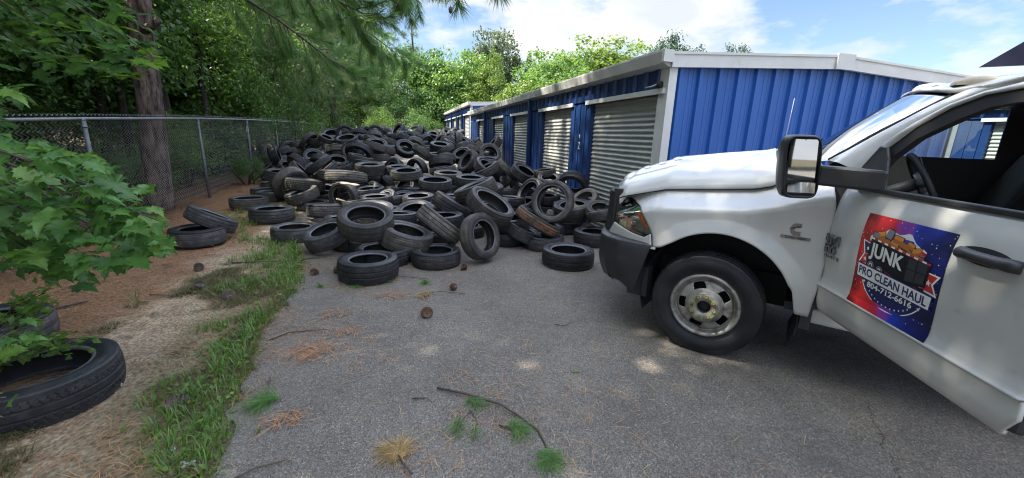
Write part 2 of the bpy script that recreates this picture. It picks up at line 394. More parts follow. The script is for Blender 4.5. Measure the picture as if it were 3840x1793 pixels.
def text_mesh(s, size, ext=.004, bold=0.0):
    cu = bpy.data.curves.new('lettering', 'FONT'); cu.body = s; cu.size = size; cu.align_x = 'CENTER'; cu.align_y = 'CENTER'; cu.extrude = ext; cu.offset = bold; cu.resolution_u = 3
    ob = bpy.data.objects.new('lettering', cu); COL.objects.link(ob)
    dg = bpy.context.evaluated_depsgraph_get(); dg.update()
    me = bpy.data.meshes.new_from_object(ob.evaluated_get(dg)); bpy.data.objects.remove(ob); bpy.data.curves.remove(cu)
    return me

def door_mesh(width, height):
    """roll-up curtain in the local y-z plane facing -x, origin at its lower near corner"""
    v = []; f = []; n = int(height / .0105)
    for k in range(n + 1):
        z = height * k / n; ph = (z / .078) % 1.0
        d = -.016 * max(0, math.sin(math.pi * min(1, ph / .62))) if ph < .62 else .004
        v += [(d, 0, z), (d, width, z)]
        if k: f.append((2 * k - 2, 2 * k - 1, 2 * k + 1, 2 * k))
    me = bpy.data.meshes.new('door_curtain'); me.from_pydata(v, [], f); me.polygons.foreach_set('use_smooth', [True] * len(f)); return me

def building(loc, length, width, doors, label, zb=0.0, hdr=2.25, eave=2.535, numbers=None, spouts=(), ridge=.17, cat='storage building', side_ribs=True, light=False):
    root = empty('storage_building', loc); tag(root, label, cat)
    E1 = eave + .205                                                       # top of gutter
    # side wall above the doors and the jambs between them
    mb = MB(); panel(mb, (0, 0.02, 0), (0, 1, 0), (-1, 0, 0), length - .02, lambda t: hdr + .03, lambda t: eave, start=.1)
    edges = [0.02] + [e for d in doors for e in d] + [length]
    for a, b_ in zip(edges[::2], edges[1::2]):
        if b_ - a > .05:
            x0 = 0.0
            mb.box((x0, a, 0), (.14, b_, hdr - .002))
            if b_ - a > .5:                                               # folded seams on the wide jambs
                for q in (.22, .5, .78): y = a + (b_ - a) * q; mb.box((-.018, y - .03, 0), (-.001, y + .03, hdr - .004))
    mb.build('side_wall', BLUEF, root)
    mb = MB(); mb.box((.14, 0.02, 0), (.17, length, eave - .01)); mb.build('inner_wall', DARKM, root)
    for i, (a, b_) in enumerate(doors):
        d = link('roll_up_door', door_mesh(b_ - a - .01, hdr + .02 - zb - .01), root, DOORM, loc=(.09, a + .005, zb))
        hb = MB(); hb.box((-.045 - .09, -.14, hdr - .03 - zb), (-.002 - .09, b_ - a + .16 if i != 0 else b_ - a + .16, hdr + .04 - zb)); hb.build('door_header', WHITE, d)
    if numbers:
        for txts, y, z, sz in numbers:
            pl = MB(); pl.box((-.006, y - sz * .42, z - sz * .7), (-.0005, y + sz * .42, z + sz * .7)) if False else None
            me = text_mesh(txts, sz); q = link('unit_number', me, root, NUMM); q.rotation_euler = (R_(90), 0, R_(-90)); q.location = (-.005, y, z)
    for y in spouts:
        mb = MB(); mb.box((-.105, y - .05, 0), (-.02, y + .05, eave + .02)); mb.build('downspout', BLUEF, root, bevel=.01)
    # eave gutter
    mb = MB(); pr = [(-.03, eave + .0), (-.13, eave + .045), (-.165, eave + .18), (-.165, E1), (-.02, E1 + .004), (-.02, eave + .0)]
    mb.prism([(x, -.06, z) for x, z in pr], (0, length + .06, 0)); mb.build('eave_gutter', WHITE, root)
    # end wall
    zr = lambda x: eave + .015 + (ridge * (1 - abs(x - width / 2) / (width / 2)) if x < width / 2 else ridge * (1 - .62 * (x - width / 2) / (width / 2)))
    mb = MB(); panel(mb, (.10, 0, 0), (1, 0, 0), (0, -1, 0), width - .2, lambda t: 0, lambda t: zr(t + .1), start=.19)
    mb.build('end_wall', BLUE, root)
    for x0, x1, sgn in ((-.012, .105, 1), (width - .10, width + .01, -1)):
        xa, xb = (x0, x0 + .009) if sgn > 0 else (x1 - .009, x1)
        pr_ = [(x0, -.048), (x1, -.048), (x1, -.040), (x0 + .009, -.040), (x0 + .009, .16), (x0, .16)] if sgn > 0 else [(x0, -.048), (x1, -.048), (x1, .16), (x1 - .009, .16), (x1 - .009, -.040), (x0, -.040)]
        mb = MB(); mb.prism([(x, y, 0) for x, y in pr_], (0, 0, eave - .002)); mb.build('corner_trim', WHITE, root)
    sm = MB()                                                             # screw heads along the sheeting rails
    for zz in (.45, 1.45, eave - .14):
        for k in range(int((width - .3) / .305)):
            x = .10 + k * .305 + .048
            sm.lathe([(0, -.010), (.009, -.009), (.011, -.002), (.016, -.0005)], 6, 'y', (x, 0, zz))
    sm.build('screw_heads', STEEL, root)
    # back walls
    mb = MB(); mb.box((width - .05, .02, 0), (width, length, eave)); mb.box((.17, length - .05, 0), (width - .05, length, eave)); mb.build('rear_wall', BLUEF, root)
    # rake trim and roof
    mb = MB(); W = width / 2
    for x0, x1 in ((-.02, W), (W, width + .16)):
        z0, z1 = zr(x0) - .02, zr(x1) - .02
        mb.prism([(x0, -.10, z0), (x1, -.10, z1), (x1, -.10, z1 + .155), (x0, -.10, z0 + .155)], (0, .055, 0))
        mb.prism([(x0, -.115, z0 + .155), (x1, -.115, z1 + .155), (x1, -.115, z1 + .185), (x0, -.115, z0 + .185)], (0, .10, 0))
    mb.box((W - .16, -.13, zr(W) - .03), (W + .16, -.101, zr(W) + .178))
    mb.box((-.165, -.115, eave + .05), (-.021, -.062, E1 - .01))
    mb.build('rake_trim', WHITE, root)
    mb = MB()
    for x0, x1 in ((-.02, W), (W, width + .16)):
        z0, z1 = zr(x0) + .17, zr(x1) + .17
        mb.prism([(x0, -.01, z0), (x1, -.01, z1), (x1, -.01, z1 + .012), (x0, -.01, z0 + .012)], (0, length + .02, 0))
    mb.build('roof', ROOFM, root)
    if light:
        mb = MB(); mb.lathe([(.0, 0), (.035, 0), (.05, .03), (.045, .07), (0, .085)], 16, 'x'); q = mb.build('wall_light', DARKM, root, loc=(-.09, .10, eave - .2))
        MB().add([], []); m2 = MB(); m2.tube([(0, 0, 0), (-.05, .05, -.03), (-.09, .12, -.04)], .012, 6); m2.build('light_arm', STEEL, q)
    return root
DA = [(.15, 2.28), (3.2, 5.11), (6.26, 8.02), (9.31, 11.02), (12.7, 14.4)]
bA = building((3.37, 5.0, 0), 16.6, 5.55, DA, 'nearest blue storage building with white roll-up doors numbered 1 and 2', numbers=[('A', .075, 1.62, .17), ('1', .075, 1.40, .20), ('2', 2.70, 1.46, .20), ('A', 2.70, 1.64, .11)], spouts=(5.98, 12.4), light=True)
bB = building((3.62, 23.2, 0), 16.2, 5.5, [(.5, 2.6), (3.6, 5.6), (6.6, 8.5), (9.6, 11.6), (12.6, 14.6)], 'middle blue storage building, its white eave stepped up behind the nearest one', hdr=2.75, eave=3.15, spouts=(3.1, 9.0))
bC = building((3.70, 40.5, 0), 14.5, 5.5, [(.6, 2.6), (3.6, 5.6), (6.6, 8.5)], 'farthest blue storage building beside the trees at the end of the drive', hdr=3.2, eave=3.6)
bE = building((11.6, -6.0, 0), 30.0, 6.0, [(.4 + 3.05 * k, 2.75 + 3.05 * k) for k in range(9)], 'storage building seen through the truck cab, white door under a blue band', hdr=2.25, eave=2.45, cat='storage building')

# ================================================================ chain link fence
FX = -4.6
def fence_top(y): return interp(y, [2, 4.8, 7.8, 11.3, 14.4, 17.3, 28, 45], [1.45, 1.52, 1.645, 1.755, 1.82, 1.86, 1.93, 2.3])
fence = empty('chain_link_fence', (FX, 12, 0)); tag(fence, 'galvanised chain link fence with top rail in front of the woods', 'fence')
PY = [4.6, 7.62, 11.3, 14.38, 17.35, 20.4, 23.45, 26.5, 29.5, 32.6, 35.6, 38.6]
def fl(x, y, z): return (x - FX, y - 12, z)
mb = MB(); mb.tube([fl(FX, y, fence_top(y)) for y in np.arange(4.2, 39, .5)], .022, 8); mb.build('top_rail', STEEL, fence)
for k, y in enumerate(PY):
    zt = fence_top(y); lean = .02 * math.sin(k * 2.3)
    mb = MB(); mb.tube([fl(FX + .045, y, zt - 2.1), fl(FX + .045 + lean, y, zt - .02)], .03 if k < 3 else .028, 10)
    p = mb.build('post', mat('post_steel', (.17, .185, .20), .6, metal=.5, col2=(.11, .12, .13), scale=10), fence)
    mb = MB(); mb.tube([fl(FX + .045 + lean, y, zt - .12), fl(FX + .045 + lean, y, zt - .095)], .037, 10); mb.tube([fl(FX + .045, y, zt - .9), fl(FX + .045, y, zt - .885)], .035, 10)
    mb.tube([fl(FX + .045 + lean, y, zt - .02), fl(FX + .04 + lean, y, zt + .012)], [.034, .012], 10); mb.build('post_band', STEEL, p)
# wires: zigzag pickets, neighbours hooked together
dw, dh, rw = .085, .052, .0025
V = []; F = []
ny_ = int((38.5 - 4.3) / dw)
for k in range(ny_):
    y0 = 4.3 + k * dw; zt = fence_top(y0) + .045; n = int(1.86 / dh)
    js = np.arange(n + 1); yy = y0 + np.where(js % 2 == 0, -.53 * dw, .53 * dw); zz = zt - js * dh; xx = np.where(js % 2 == 0, -.004, .004) + (.01 * np.sin(y0 * 1.3) + .012 * np.sin(y0 * .7 + zz * 3))
    base = len(V)
    for j in range(n + 1):
        bx, by, bz = xx[j] - .026, yy[j] - 12, zz[j]
        V += [(bx + rw, by, bz), (bx - rw * .6, by + rw, bz), (bx - rw * .6, by - rw, bz)]
        if j:
            q = base + 3 * j
            for s in range(3): F.append((q - 3 + s, q - 3 + (s + 1) % 3, q + (s + 1) % 3, q + s))
    for s in (-1, 1):                                                     # twisted barbs at the top selvage
        b0 = len(V); V += [(-.024, y0 - 12 - .003 + s * .0, zt), (-.02, y0 - 12 + .003, zt), (-.022 + s * .01, y0 - 12 + s * .022, zt + .035)]; F.append((b0, b0 + 1, b0 + 2, b0 + 2))
F4 = np.array([f for f in F if len(set(f)) == 4]); F3 = np.array([f[:3] for f in F if len(set(f)) == 3])
link('wire_mesh', np_mesh('wire_mesh', V, [F4, F3]), fence, mat('wire', (.50, .52, .52), .5, metal=.35, col2=(.38, .40, .40), scale=5))
# ================================================================ tires
RUB = [mat('rubber_%d' % i, c, r, col2=c2, scale=5, detail=6, lo=.4, hi=.75, spec=.35, objvar=.5, bump=.15, bscale=60, dirt=(dc, 3.0, .52, .80))
       for i, (c, c2, r, dc) in enumerate((((.019, .020, .023), (.033, .034, .037), .50, (.085, .079, .070)), ((.014, .015, .018), (.025, .026, .030), .45, (.055, .053, .051)), ((.032, .032, .032), (.065, .060, .053), .6, (.13, .112, .088))))]
TRD = [mat('tread_%d' % i, c, r, col2=c2, scale=6, detail=6, lo=.4, hi=.7, spec=.3, objvar=.5, bump=.2, bscale=90, dirt=(dc, 4.0, .5, .78))
       for i, (c, c2, r, dc) in enumerate((((.034, .034, .037), (.062, .061, .060), .62, (.15, .135, .112)), ((.023, .023, .026), (.040, .040, .043), .55, (.09, .084, .076)), ((.050, .048, .045), (.10, .09, .077), .7, (.19, .165, .125))))]
BEAD = mat('bead_rubber', (.075, .077, .082), .45, col2=(.12, .12, .125), scale=9, spec=.45, objvar=.3)
MUD = mat('dried_mud', (.030, .028, .027), .85, col2=(.055, .048, .042), scale=7, bump=.5, dirt=((.22, .105, .05), 2.2, .44, .56))
WHITEWALL = mat('chalky_rubber', (.24, .21, .165), .8, col2=(.13, .115, .095), scale=6, objvar=.1)
CORD = mat('bare_cord', (.34, .30, .25), .8, col2=(.18, .16, .14), scale=60)

def tread_depth(kind, th, v):
    """th turns (0..1), v across (-.5...5) -> groove depth as a share of the diameter"""
    d = 0.0
    if kind in ('rib', 'sipe', 'mud'):
        for g in (-.33, -.12, .12, .33):
            if abs(v - g) < .022: d = .013
        a = abs(v)
        if a > .36 and (th * (66 if kind == 'sipe' else 78)) % 1 < .28: d = max(d, .008)
        if kind == 'sipe' and .15 < a < .30 and (th * 66 + v * 2.5) % 1 < .2: d = max(d, .007)
        if kind == 'rib' and a < .1 and (th * 78 + v * 3) % 1 < .16: d = max(d, .005)
    elif kind == 'zig':
        for g in (-.34, -.17, 0, .17, .34):
            if abs(v - g - .022 * math.sin(th * 2 * math.pi * 44)) < .02: d = .013
        if abs(v) > .38 and (th * 60) % 1 < .2: d = .01
    elif kind == 'block':
        row = int((v + .5) * 6); off = .5 if row % 2 else 0
        if ((th * 46 + off + v * 1.2) % 1) < .30: d = .019
        if abs(((v + .5) * 6) % 1 - .5) > .40 and abs(v) < .40: d = .019
    elif kind == 'dia':
        if ((th * 40 + v * 5.0) % 1) < .24 or ((th * 40 - v * 5.0) % 1) < .24: d = .014
    else:
        for g in (-.25, 0, .25):
            if abs(v - g) < .018: d = .006
        if abs(v) > .38 and (th * 60) % 1 < .22: d = .004
    return d
def tire_meshes(kind, D, w, rim, hi=True):
    R = D / 2; rb = rim / 2
    N = 84 if hi else 40
    half = [(rb, .37), (rb + .004, .405), (rb + .016, .425), (rb + .022, .415), (rb + .030, .425)]
    sh = R * .935
    for q in (.15, .3, .45, .6, .75, .9):
        r = rb + .03 + (sh - rb - .03) * q; half.append((r, .425 + .075 * math.sin(math.pi * min(1, q * .92)) + (.006 if (hi and q in (.3, .6)) else 0)))
    half.append((sh, .462)); half.append((R * .972, .432)); half.append((R * .975, .40))
    inner = [(R * .945, .36), (R * .93, .2), (R * .925, 0)]
    innr = [(rb + .004, .345), (rb + .05, .40), (rb + (R - rb) * .55, .445), (R * .90, .40), (R * .93, .30), (R * .935, 0.0)]
    outer = [(r, -x * w) for r, x in half]                       # lower side bead -> shoulder
    prof = outer + [(r, x * w) for r, x in half[::-1]] + [(r, x * w) for r, x in innr] + [(r, -x * w) for r, x in innr[-2::-1]]
    nb = 4; npf = len(prof); nh = len(half)
    mb = MB(); mb.lathe(prof, N, 'z', closed=True)
    # bead ring faces get the shinier material
    me = bpy.data.meshes.new('tire_carcass'); me.from_pydata(mb.v, [], mb.f)
    mi = []
    for k in range(N):
        for i in range(npf):
            mi.append(1 if (i < nb or (2 * nh - 1 - nb) <= i <= 2 * nh + 0 or i >= npf - 1) else 0)
    me.polygons.foreach_set('material_index', mi); me.polygons.foreach_set('use_smooth', [True] * len(mi))
    # tread belt
    NT, NW = (300, 36) if hi else (90, 10)
    v = []; cr = R
    for k in range(NT):
        an = 2 * math.pi * k / NT; ca, sa = math.cos(an), math.sin(an)
        for j in range(NW + 1):
            x = -.46 + .92 * j / NW
            r = cr - .030 * D * (abs(x) / .46) ** 3.2 - tread_depth(kind, k / NT, x) * D
            if j in (0, NW): r = sh * 1.0
            v.append((r * ca, r * sa, x * w))
    m = NW + 1; f = [(k * m + i, ((k + 1) % NT) * m + i, ((k + 1) % NT) * m + i + 1, k * m + i + 1) for k in range(NT) for i in range(NW)]
    mt = bpy.data.meshes.new('tire_tread'); mt.from_pydata(v, [], f)
    if kind == 'worn' or not hi: mt.polygons.foreach_set('use_smooth', [True] * len(f))
    return me, mt
KINDS = ['rib', 'worn', 'sipe', 'block', 'zig', 'dia', 'mud', 'white', 'torn']
PROTO = {}
def tire_proto(kind, slim, var, hi):
    """unit tire of diameter 1: copied and scaled"""
    key = (kind, slim, var, hi)
    if key not in PROTO:
        w = {0: .27, 1: .325, 2: .375}[slim]; rim = {0: .70, 1: .63, 2: .59}[slim]
        kd = 'worn' if kind in ('white', 'torn') else ('rib' if kind == 'mud' else kind)
        a, b = tire_meshes(kd, 1.0, w, rim, hi)
        for m_ in (WHITEWALL if kind == 'white' else RUB[var], BEAD): a.materials.append(m_)
        b.materials.append(MUD if kind == 'mud' else TRD[2] if kind == 'white' else TRD[var])
        PROTO[key] = (a, b, w)
    return PROTO[key]
def tire(c, ax, D, w, kind, label, hi=True, group='old tires dumped in the drive', var=None, spin=None):
    slim = 0 if w / D < .295 else 1 if w / D < .352 else 2
    if var is None: var = random.choice((0, 0, 1, 2, 2))
    a, b, w0 = tire_proto(kind, slim, var, hi)
    o = bpy.data.objects.new('tire', a); COL.objects.link(o)
    q = Vector((0, 0, 1)).rotation_difference(Vector(ax)) @ Quaternion((0, 0, 1), random.uniform(0, 6.28) if spin is None else spin)
    o.rotation_mode = 'QUATERNION'; o.rotation_quaternion = q; o.location = c; o.scale = (D, D, w / w0)
    tag(o, label, 'tire', group)
    t = bpy.data.objects.new('tread', b); COL.objects.link(t); t.parent = o
    return o
TIRES = [
((-0.42, 4.64, 0.12),(0.0, 0.0, 1.0),0.66,0.24,'sipe','black tire lying flat alone on the asphalt before the green pine sprig'),
((-0.49, 5.43, 0.48),(0.04, -0.33, 0.94),0.7,0.24,'worn','large smooth tire tilted on others, dark hollow facing up, behind the lone front-left tire'),
((-1.03, 5.78, 0.23),(-0.29, -0.22, 0.93),0.597,0.217,'worn','tire slumped toward the grass at the heap front-left edge with a tan-lipped rim'),
((-1.61, 6.59, 0.1),(0.0, 0.0, 1.0),0.66,0.2,'worn','half sunken flat tire in the green grass at the left foot of the heap'),
((-1.41, 7.99, 0.17),(0.02, 0.11, 0.99),0.653,0.238,'zig','tire with zigzag tread bands showing, lying just above the half sunken grass tire'),
((-2.3, 7.99, 0.12),(0.0, 0.0, 1.0),0.72,0.24,'rib','thick black tire lying flat on its own in the grass by the pine straw'),
((-1.83, 9.08, 0.09),(0.0, 0.0, 1.0),0.62,0.18,'rib','thin flat tire tucked in behind the zigzag tread tire beside the grass'),
((-1.19, 8.79, 0.32),(-0.44, -0.89, -0.1),0.597,0.199,'rib','upright tire arching over a scrap of pale wood, striped tread on its shoulder'),
((-2.02, 9.08, 0.29),(-0.31, -0.12, 0.94),0.66,0.22,'worn','tire tipped on edge between the flat grass tires and the upright arch tire'),
((-2.92, 10.3, 0.11),(0.0, 0.0, 1.0),0.66,0.22,'worn','nearer tire of the overlapping flat pair on the pine straw by the fence'),
((-3.17, 10.77, 0.11),(0.0, 0.0, 1.0),0.66,0.22,'worn','farther tire of the overlapping flat pair on the pine straw by the fence'),
((-3.37, 12.16, 0.11),(0.0, 0.0, 1.0),0.66,0.22,'worn','plain flat tire on the straw just below the thick tire nearest the fence post'),
((-2.06, 9.6, 0.45),(0.1, 0.08, 0.99),0.8,0.24,'block','wide truck tire with big blocky shoulder lugs lying across the left edge of the heap'),
((-3.04, 11.63, 0.43),(0.11, -0.07, 0.99),0.76,0.26,'worn','thick smooth tire lying level at the far left of the heap nearest the fence'),
((-2.78, 12.01, 0.3),(0.9, -0.28, 0.35),0.554,0.185,'rib','small upright tire leaning on the right end of the thick level tire by the fence'),
((-2.76, 13.34, 0.32),(-0.91, -0.26, 0.34),0.594,0.198,'rib','small tire wedged upright between two leaning ones at the left of the heap'),
((-2.19, 12.42, 0.3),(0.69, 0.1, 0.72),0.634,0.218,'rib','ribbed tire rolled onto its tread just above the wide truck tire with blocky lugs'),
((-2.82, 13.53, 0.61),(0.12, -0.22, 0.97),0.66,0.22,'worn','flat tire with a pale chalky upper rim on the left slope of the heap'),
((-1.84, 12.67, 0.71),(0.08, -0.39, 0.92),0.68,0.22,'worn','open tire with a bright upper lip tilted to face up, on the left slope'),
((-2.55, 13.81, 0.56),(-0.69, -0.18, 0.7),0.64,0.2,'block','dark block-treaded tire standing between the two bright-lipped tires on the left slope'),
((-2.38, 14.73, 0.39),(-0.56, -0.18, 0.81),0.6,0.22,'worn','small worn pale-treaded tire lying below the bright-lipped open tire'),
((-1.57, 11.85, 0.59),(-0.41, -0.06, 0.91),0.68,0.2,'dia','narrow tire with diamond cross-cut tread sloping up to the right'),
((-3.76, 15.19, 0.33),(0.58, -0.42, 0.7),0.62,0.2,'rib','tire standing close to the fence at the left rear corner of the heap'),
((-2.0, 13.86, 1.0),(0.07, -0.34, -0.94),0.66,0.22,'rib','dome-like tire showing only its tread near the left top of the heap'),
((-1.2, 12.31, 1.01),(-0.21, -0.76, -0.62),0.68,0.22,'rib','upright tire with its open arch facing the camera, upper left middle of the heap'),
((-1.16, 12.15, 0.85),(0.23, -0.02, 0.97),0.7,0.22,'rib','ribbed tire lying level right beneath the open arch tire in the upper left middle'),
((-0.91, 11.89, 0.71),(0.13, 0.03, 0.99),0.8,0.26,'block','big truck tire with heavy zigzag blocks at the middle of the heap'),
((-0.99, 11.26, 0.48),(-0.04, -0.01, 1.0),0.76,0.24,'worn','smooth thick tire lying level under the big heavy-blocked truck tire'),
((-0.32, 12.04, 0.54),(-0.73, -0.49, 0.47),0.78,0.24,'block','mud terrain tire with knobbly tread leaning left in the centre of the heap'),
((-0.11, 12.31, 0.51),(-0.99, -0.1, -0.13),0.6,0.24,'worn','pale worn tire standing on its tread beside the knobbly mud terrain tire'),
((0.35, 11.72, 0.61),(-0.71, -0.7, -0.11),0.66,0.22,'rib','upright tire with a see-through hole in the centre of the heap'),
((0.97, 11.27, 0.83),(0.04, -0.41, -0.91),0.66,0.22,'rib','striped-tread tire bowed like an arch on top of a tilted two-tire stack, centre right'),
((0.99, 10.93, 0.67),(-0.17, 0.02, 0.99),0.7,0.2,'worn','upper smooth tire of the tilted two-tire stack at centre right'),
((1.18, 10.83, 0.51),(-0.37, 0.03, 0.93),0.7,0.22,'worn','lower smooth tire of the tilted two-tire stack at centre right'),
((1.61, 10.58, 0.92),(-0.81, -0.29, 0.51),0.66,0.24,'worn','disc-like tire leaning on the heap toward the doors, its hollow facing left'),
((0.02, 10.2, 0.31),(-0.56, -0.59, 0.58),0.621,0.188,'worn','tire with a tan scuffed rim facing left in the lower middle of the heap'),
((0.51, 10.2, 0.34),(-0.54, -0.81, -0.23),0.634,0.211,'rib','tire facing the camera with a broken board poking through its hole'),
((-0.39, 11.27, 0.27),(-0.82, -0.24, -0.52),0.5,0.185,'worn','small scuffed brown tire lying under the pale upright one in the middle of the heap'),
((-0.01, 8.98, 0.2),(-0.05, -0.35, 0.94),0.591,0.197,'worn','open tire facing up with a thin bright lip, below the tan-rimmed one'),
((0.56, 9.74, 0.21),(-0.26, 0.09, 0.96),0.64,0.233,'block','bluish chunky-treaded tire lying across the lower middle of the heap'),
((-0.74, 9.82, 0.27),(-0.74, -0.39, 0.55),0.5,0.172,'rib','tiny ribbed tire behind the upright arch tire with the wood scrap'),
((-0.38, 8.73, 0.25),(-0.51, -0.42, 0.75),0.502,0.178,'rib','light grey tire leaning with a small oval hole behind the large smooth tilted tire'),
((-0.53, 7.22, 0.26),(-0.02, -0.24, 0.97),0.7,0.22,'worn','dark tire showing as a long curved edge right behind the large smooth tilted tire'),
((0.16, 7.02, 0.25),(-0.13, -0.39, 0.91),0.683,0.221,'block','knobby off-road tire with a silver inner lip at the heap front'),
((-0.0, 5.4, 0.26),(0.27, -0.09, 0.96),0.7,0.26,'worn','wide worn tire slanting down to the right across the front of the heap'),
((0.44, 5.42, 0.42),(0.63, 0.09, 0.77),0.68,0.22,'rib','grooved tire leaning diagonally with its striped tread facing the drive'),
((0.75, 6.8, 0.43),(0.51, 0.01, 0.86),0.68,0.24,'rib','ribbed tire tipped on its side right above the diagonal grooved one'),
((1.15, 5.51, 0.65),(0.43, -0.33, 0.84),0.7,0.2,'sipe','big dusty tire perched high at the heap front with its hole facing up right'),
((0.93, 5.06, 0.33),(0.6, -0.73, 0.32),0.615,0.186,'worn','upright tire at the very front of the heap, dark round opening toward the truck'),
((0.36, 5.03, 0.1),(0.0, 0.0, 1.0),0.62,0.2,'worn','flat tire on the asphalt under the slanting wide one at the heap front'),
((-0.28, 5.2, 0.1),(0.0, 0.0, 1.0),0.68,0.2,'rib','flat tire on the asphalt directly behind the lone front-left tire'),
((-0.72, 6.0, 0.11),(0.0, 0.0, 1.0),0.66,0.22,'worn','flat dark tire in shadow under the large smooth tilted tire'),
((1.19, 6.96, 0.67),(-0.38, 0.07, 0.92),0.76,0.26,'rib','large curved tire with fine grooves rising behind the big dusty perched tire'),
((1.25, 9.06, 0.14),(-0.17, 0.08, 0.98),0.5,0.185,'rib','little tread-end poking out left of the big dusty perched tire'),
((1.03, 9.37, 0.23),(-0.19, -0.45, 0.87),0.578,0.186,'worn','open tire with a thin lip left of the large curved fine-grooved tire'),
((2.17, 5.79, 0.66),(-0.64, -0.73, 0.24),0.66,0.17,'worn','thin low-profile tire balanced upright like a hoop near the blue posts'),
((2.04, 4.76, 0.11),(0.0, 0.0, 1.0),0.68,0.22,'worn','tire lying flat alone on the asphalt near the truck bumper'),
((2.88, 5.72, 0.11),(0.0, 0.0, 1.0),0.66,0.22,'worn','flat tire partly behind the truck bumper with a pale scuffed top edge'),
((2.78, 6.43, 0.42),(-0.16, -0.12, 0.98),0.66,0.22,'worn','tire lying level behind the upright hoop tire, hole facing up'),
((3.04, 6.51, 0.55),(-0.62, -0.27, 0.74),0.508,0.169,'white','tire with a chalky tan sidewall leaning against the second door'),
((3.0, 6.99, 0.79),(-0.48, -0.63, -0.6),0.545,0.165,'rib','upright tire against the blue post, the post visible through its hole'),
((3.02, 8.37, 0.72),(-0.1, -0.35, 0.93),0.5,0.161,'worn','nearer small tire lying level against the corrugated door at the wall'),
((3.03, 8.69, 0.84),(-0.15, -0.02, 0.99),0.5,0.161,'worn','small tire lying just behind another one against the corrugated door'),
((2.71, 9.21, 0.76),(0.34, -0.38, 0.86),0.68,0.24,'rib','thick tire tilted toward the doors with its oval hole facing right'),
((2.6, 11.02, 0.51),(-0.86, -0.45, 0.24),0.62,0.24,'rib','upright tire facing left near the wall side of the heap'),
((2.98, 11.2, 0.43),(0.92, -0.33, 0.22),0.64,0.22,'block','block-treaded tire standing edge-on just right of the upright tire by the wall'),
((2.51, 7.98, 0.46),(-0.84, -0.32, 0.45),0.68,0.2,'rib','tire leaning left right behind the upright hoop tire'),
((2.24, 8.87, 0.24),(0.35, -0.38, 0.86),0.647,0.157,'torn','torn tire with pale cords showing, behind the big dusty perched tire'),
((1.9, 5.64, 0.39),(0.48, -0.08, 0.87),0.72,0.17,'mud','tire smeared with orange brown mud leaning at the front right of the heap'),
((1.71, 5.71, 0.19),(0.38, -0.05, 0.92),0.528,0.187,'rib','tire with sharply grooved dusty tread under the muddy tire'),
((3.03, 5.82, 0.44),(-0.18, 0.22, 0.96),0.5,0.167,'rib','striped tire lying on top of the flat one beside the headlight'),
((3.04, 5.88, 0.49),(-0.1, -0.35, 0.93),0.5,0.152,'worn','dark tire edge arching behind the striped tire beside the headlight'),
((2.72, 6.71, 0.19),(0.29, -0.03, 0.96),0.621,0.194,'rib','dark tire lying low in shadow inside the hoop tire view'),
((1.99, 5.59, 0.1),(0.0, 0.0, 1.0),0.6,0.2,'worn','flat tire hidden in shadow under the muddy tire'),
((-2.8, 6.42, 0.12),(0.0, 0.0, 1.0),0.66,0.24,'worn','tire lying flat on the pine straw by the maple leaves, another leaning on it'),
((-2.73, 6.73, 0.28),(0.42, 0.23, 0.88),0.66,0.2,'rib','tire leaning on a flat one by the maple leaves, clear of the heap'),
((-2.12, 2.74, 0.1),(0.0, 0.0, 1.0),0.75,0.24,'sipe','huge tire lying on the dirt at the lower left with leaves growing into it'),
((-2.95, 3.55, 0.1),(0.0, 0.0, 1.0),0.7,0.22,'worn','tire on the pine straw right behind the huge lower left tire')]
for c, ax, D, w_, kind, lab in TIRES:
    tire(c, ax, D, w_, kind, lab, True, var=1 if lab.startswith('huge') else {'mud': 2, 'white': 2, 'torn': 2}.get(kind))
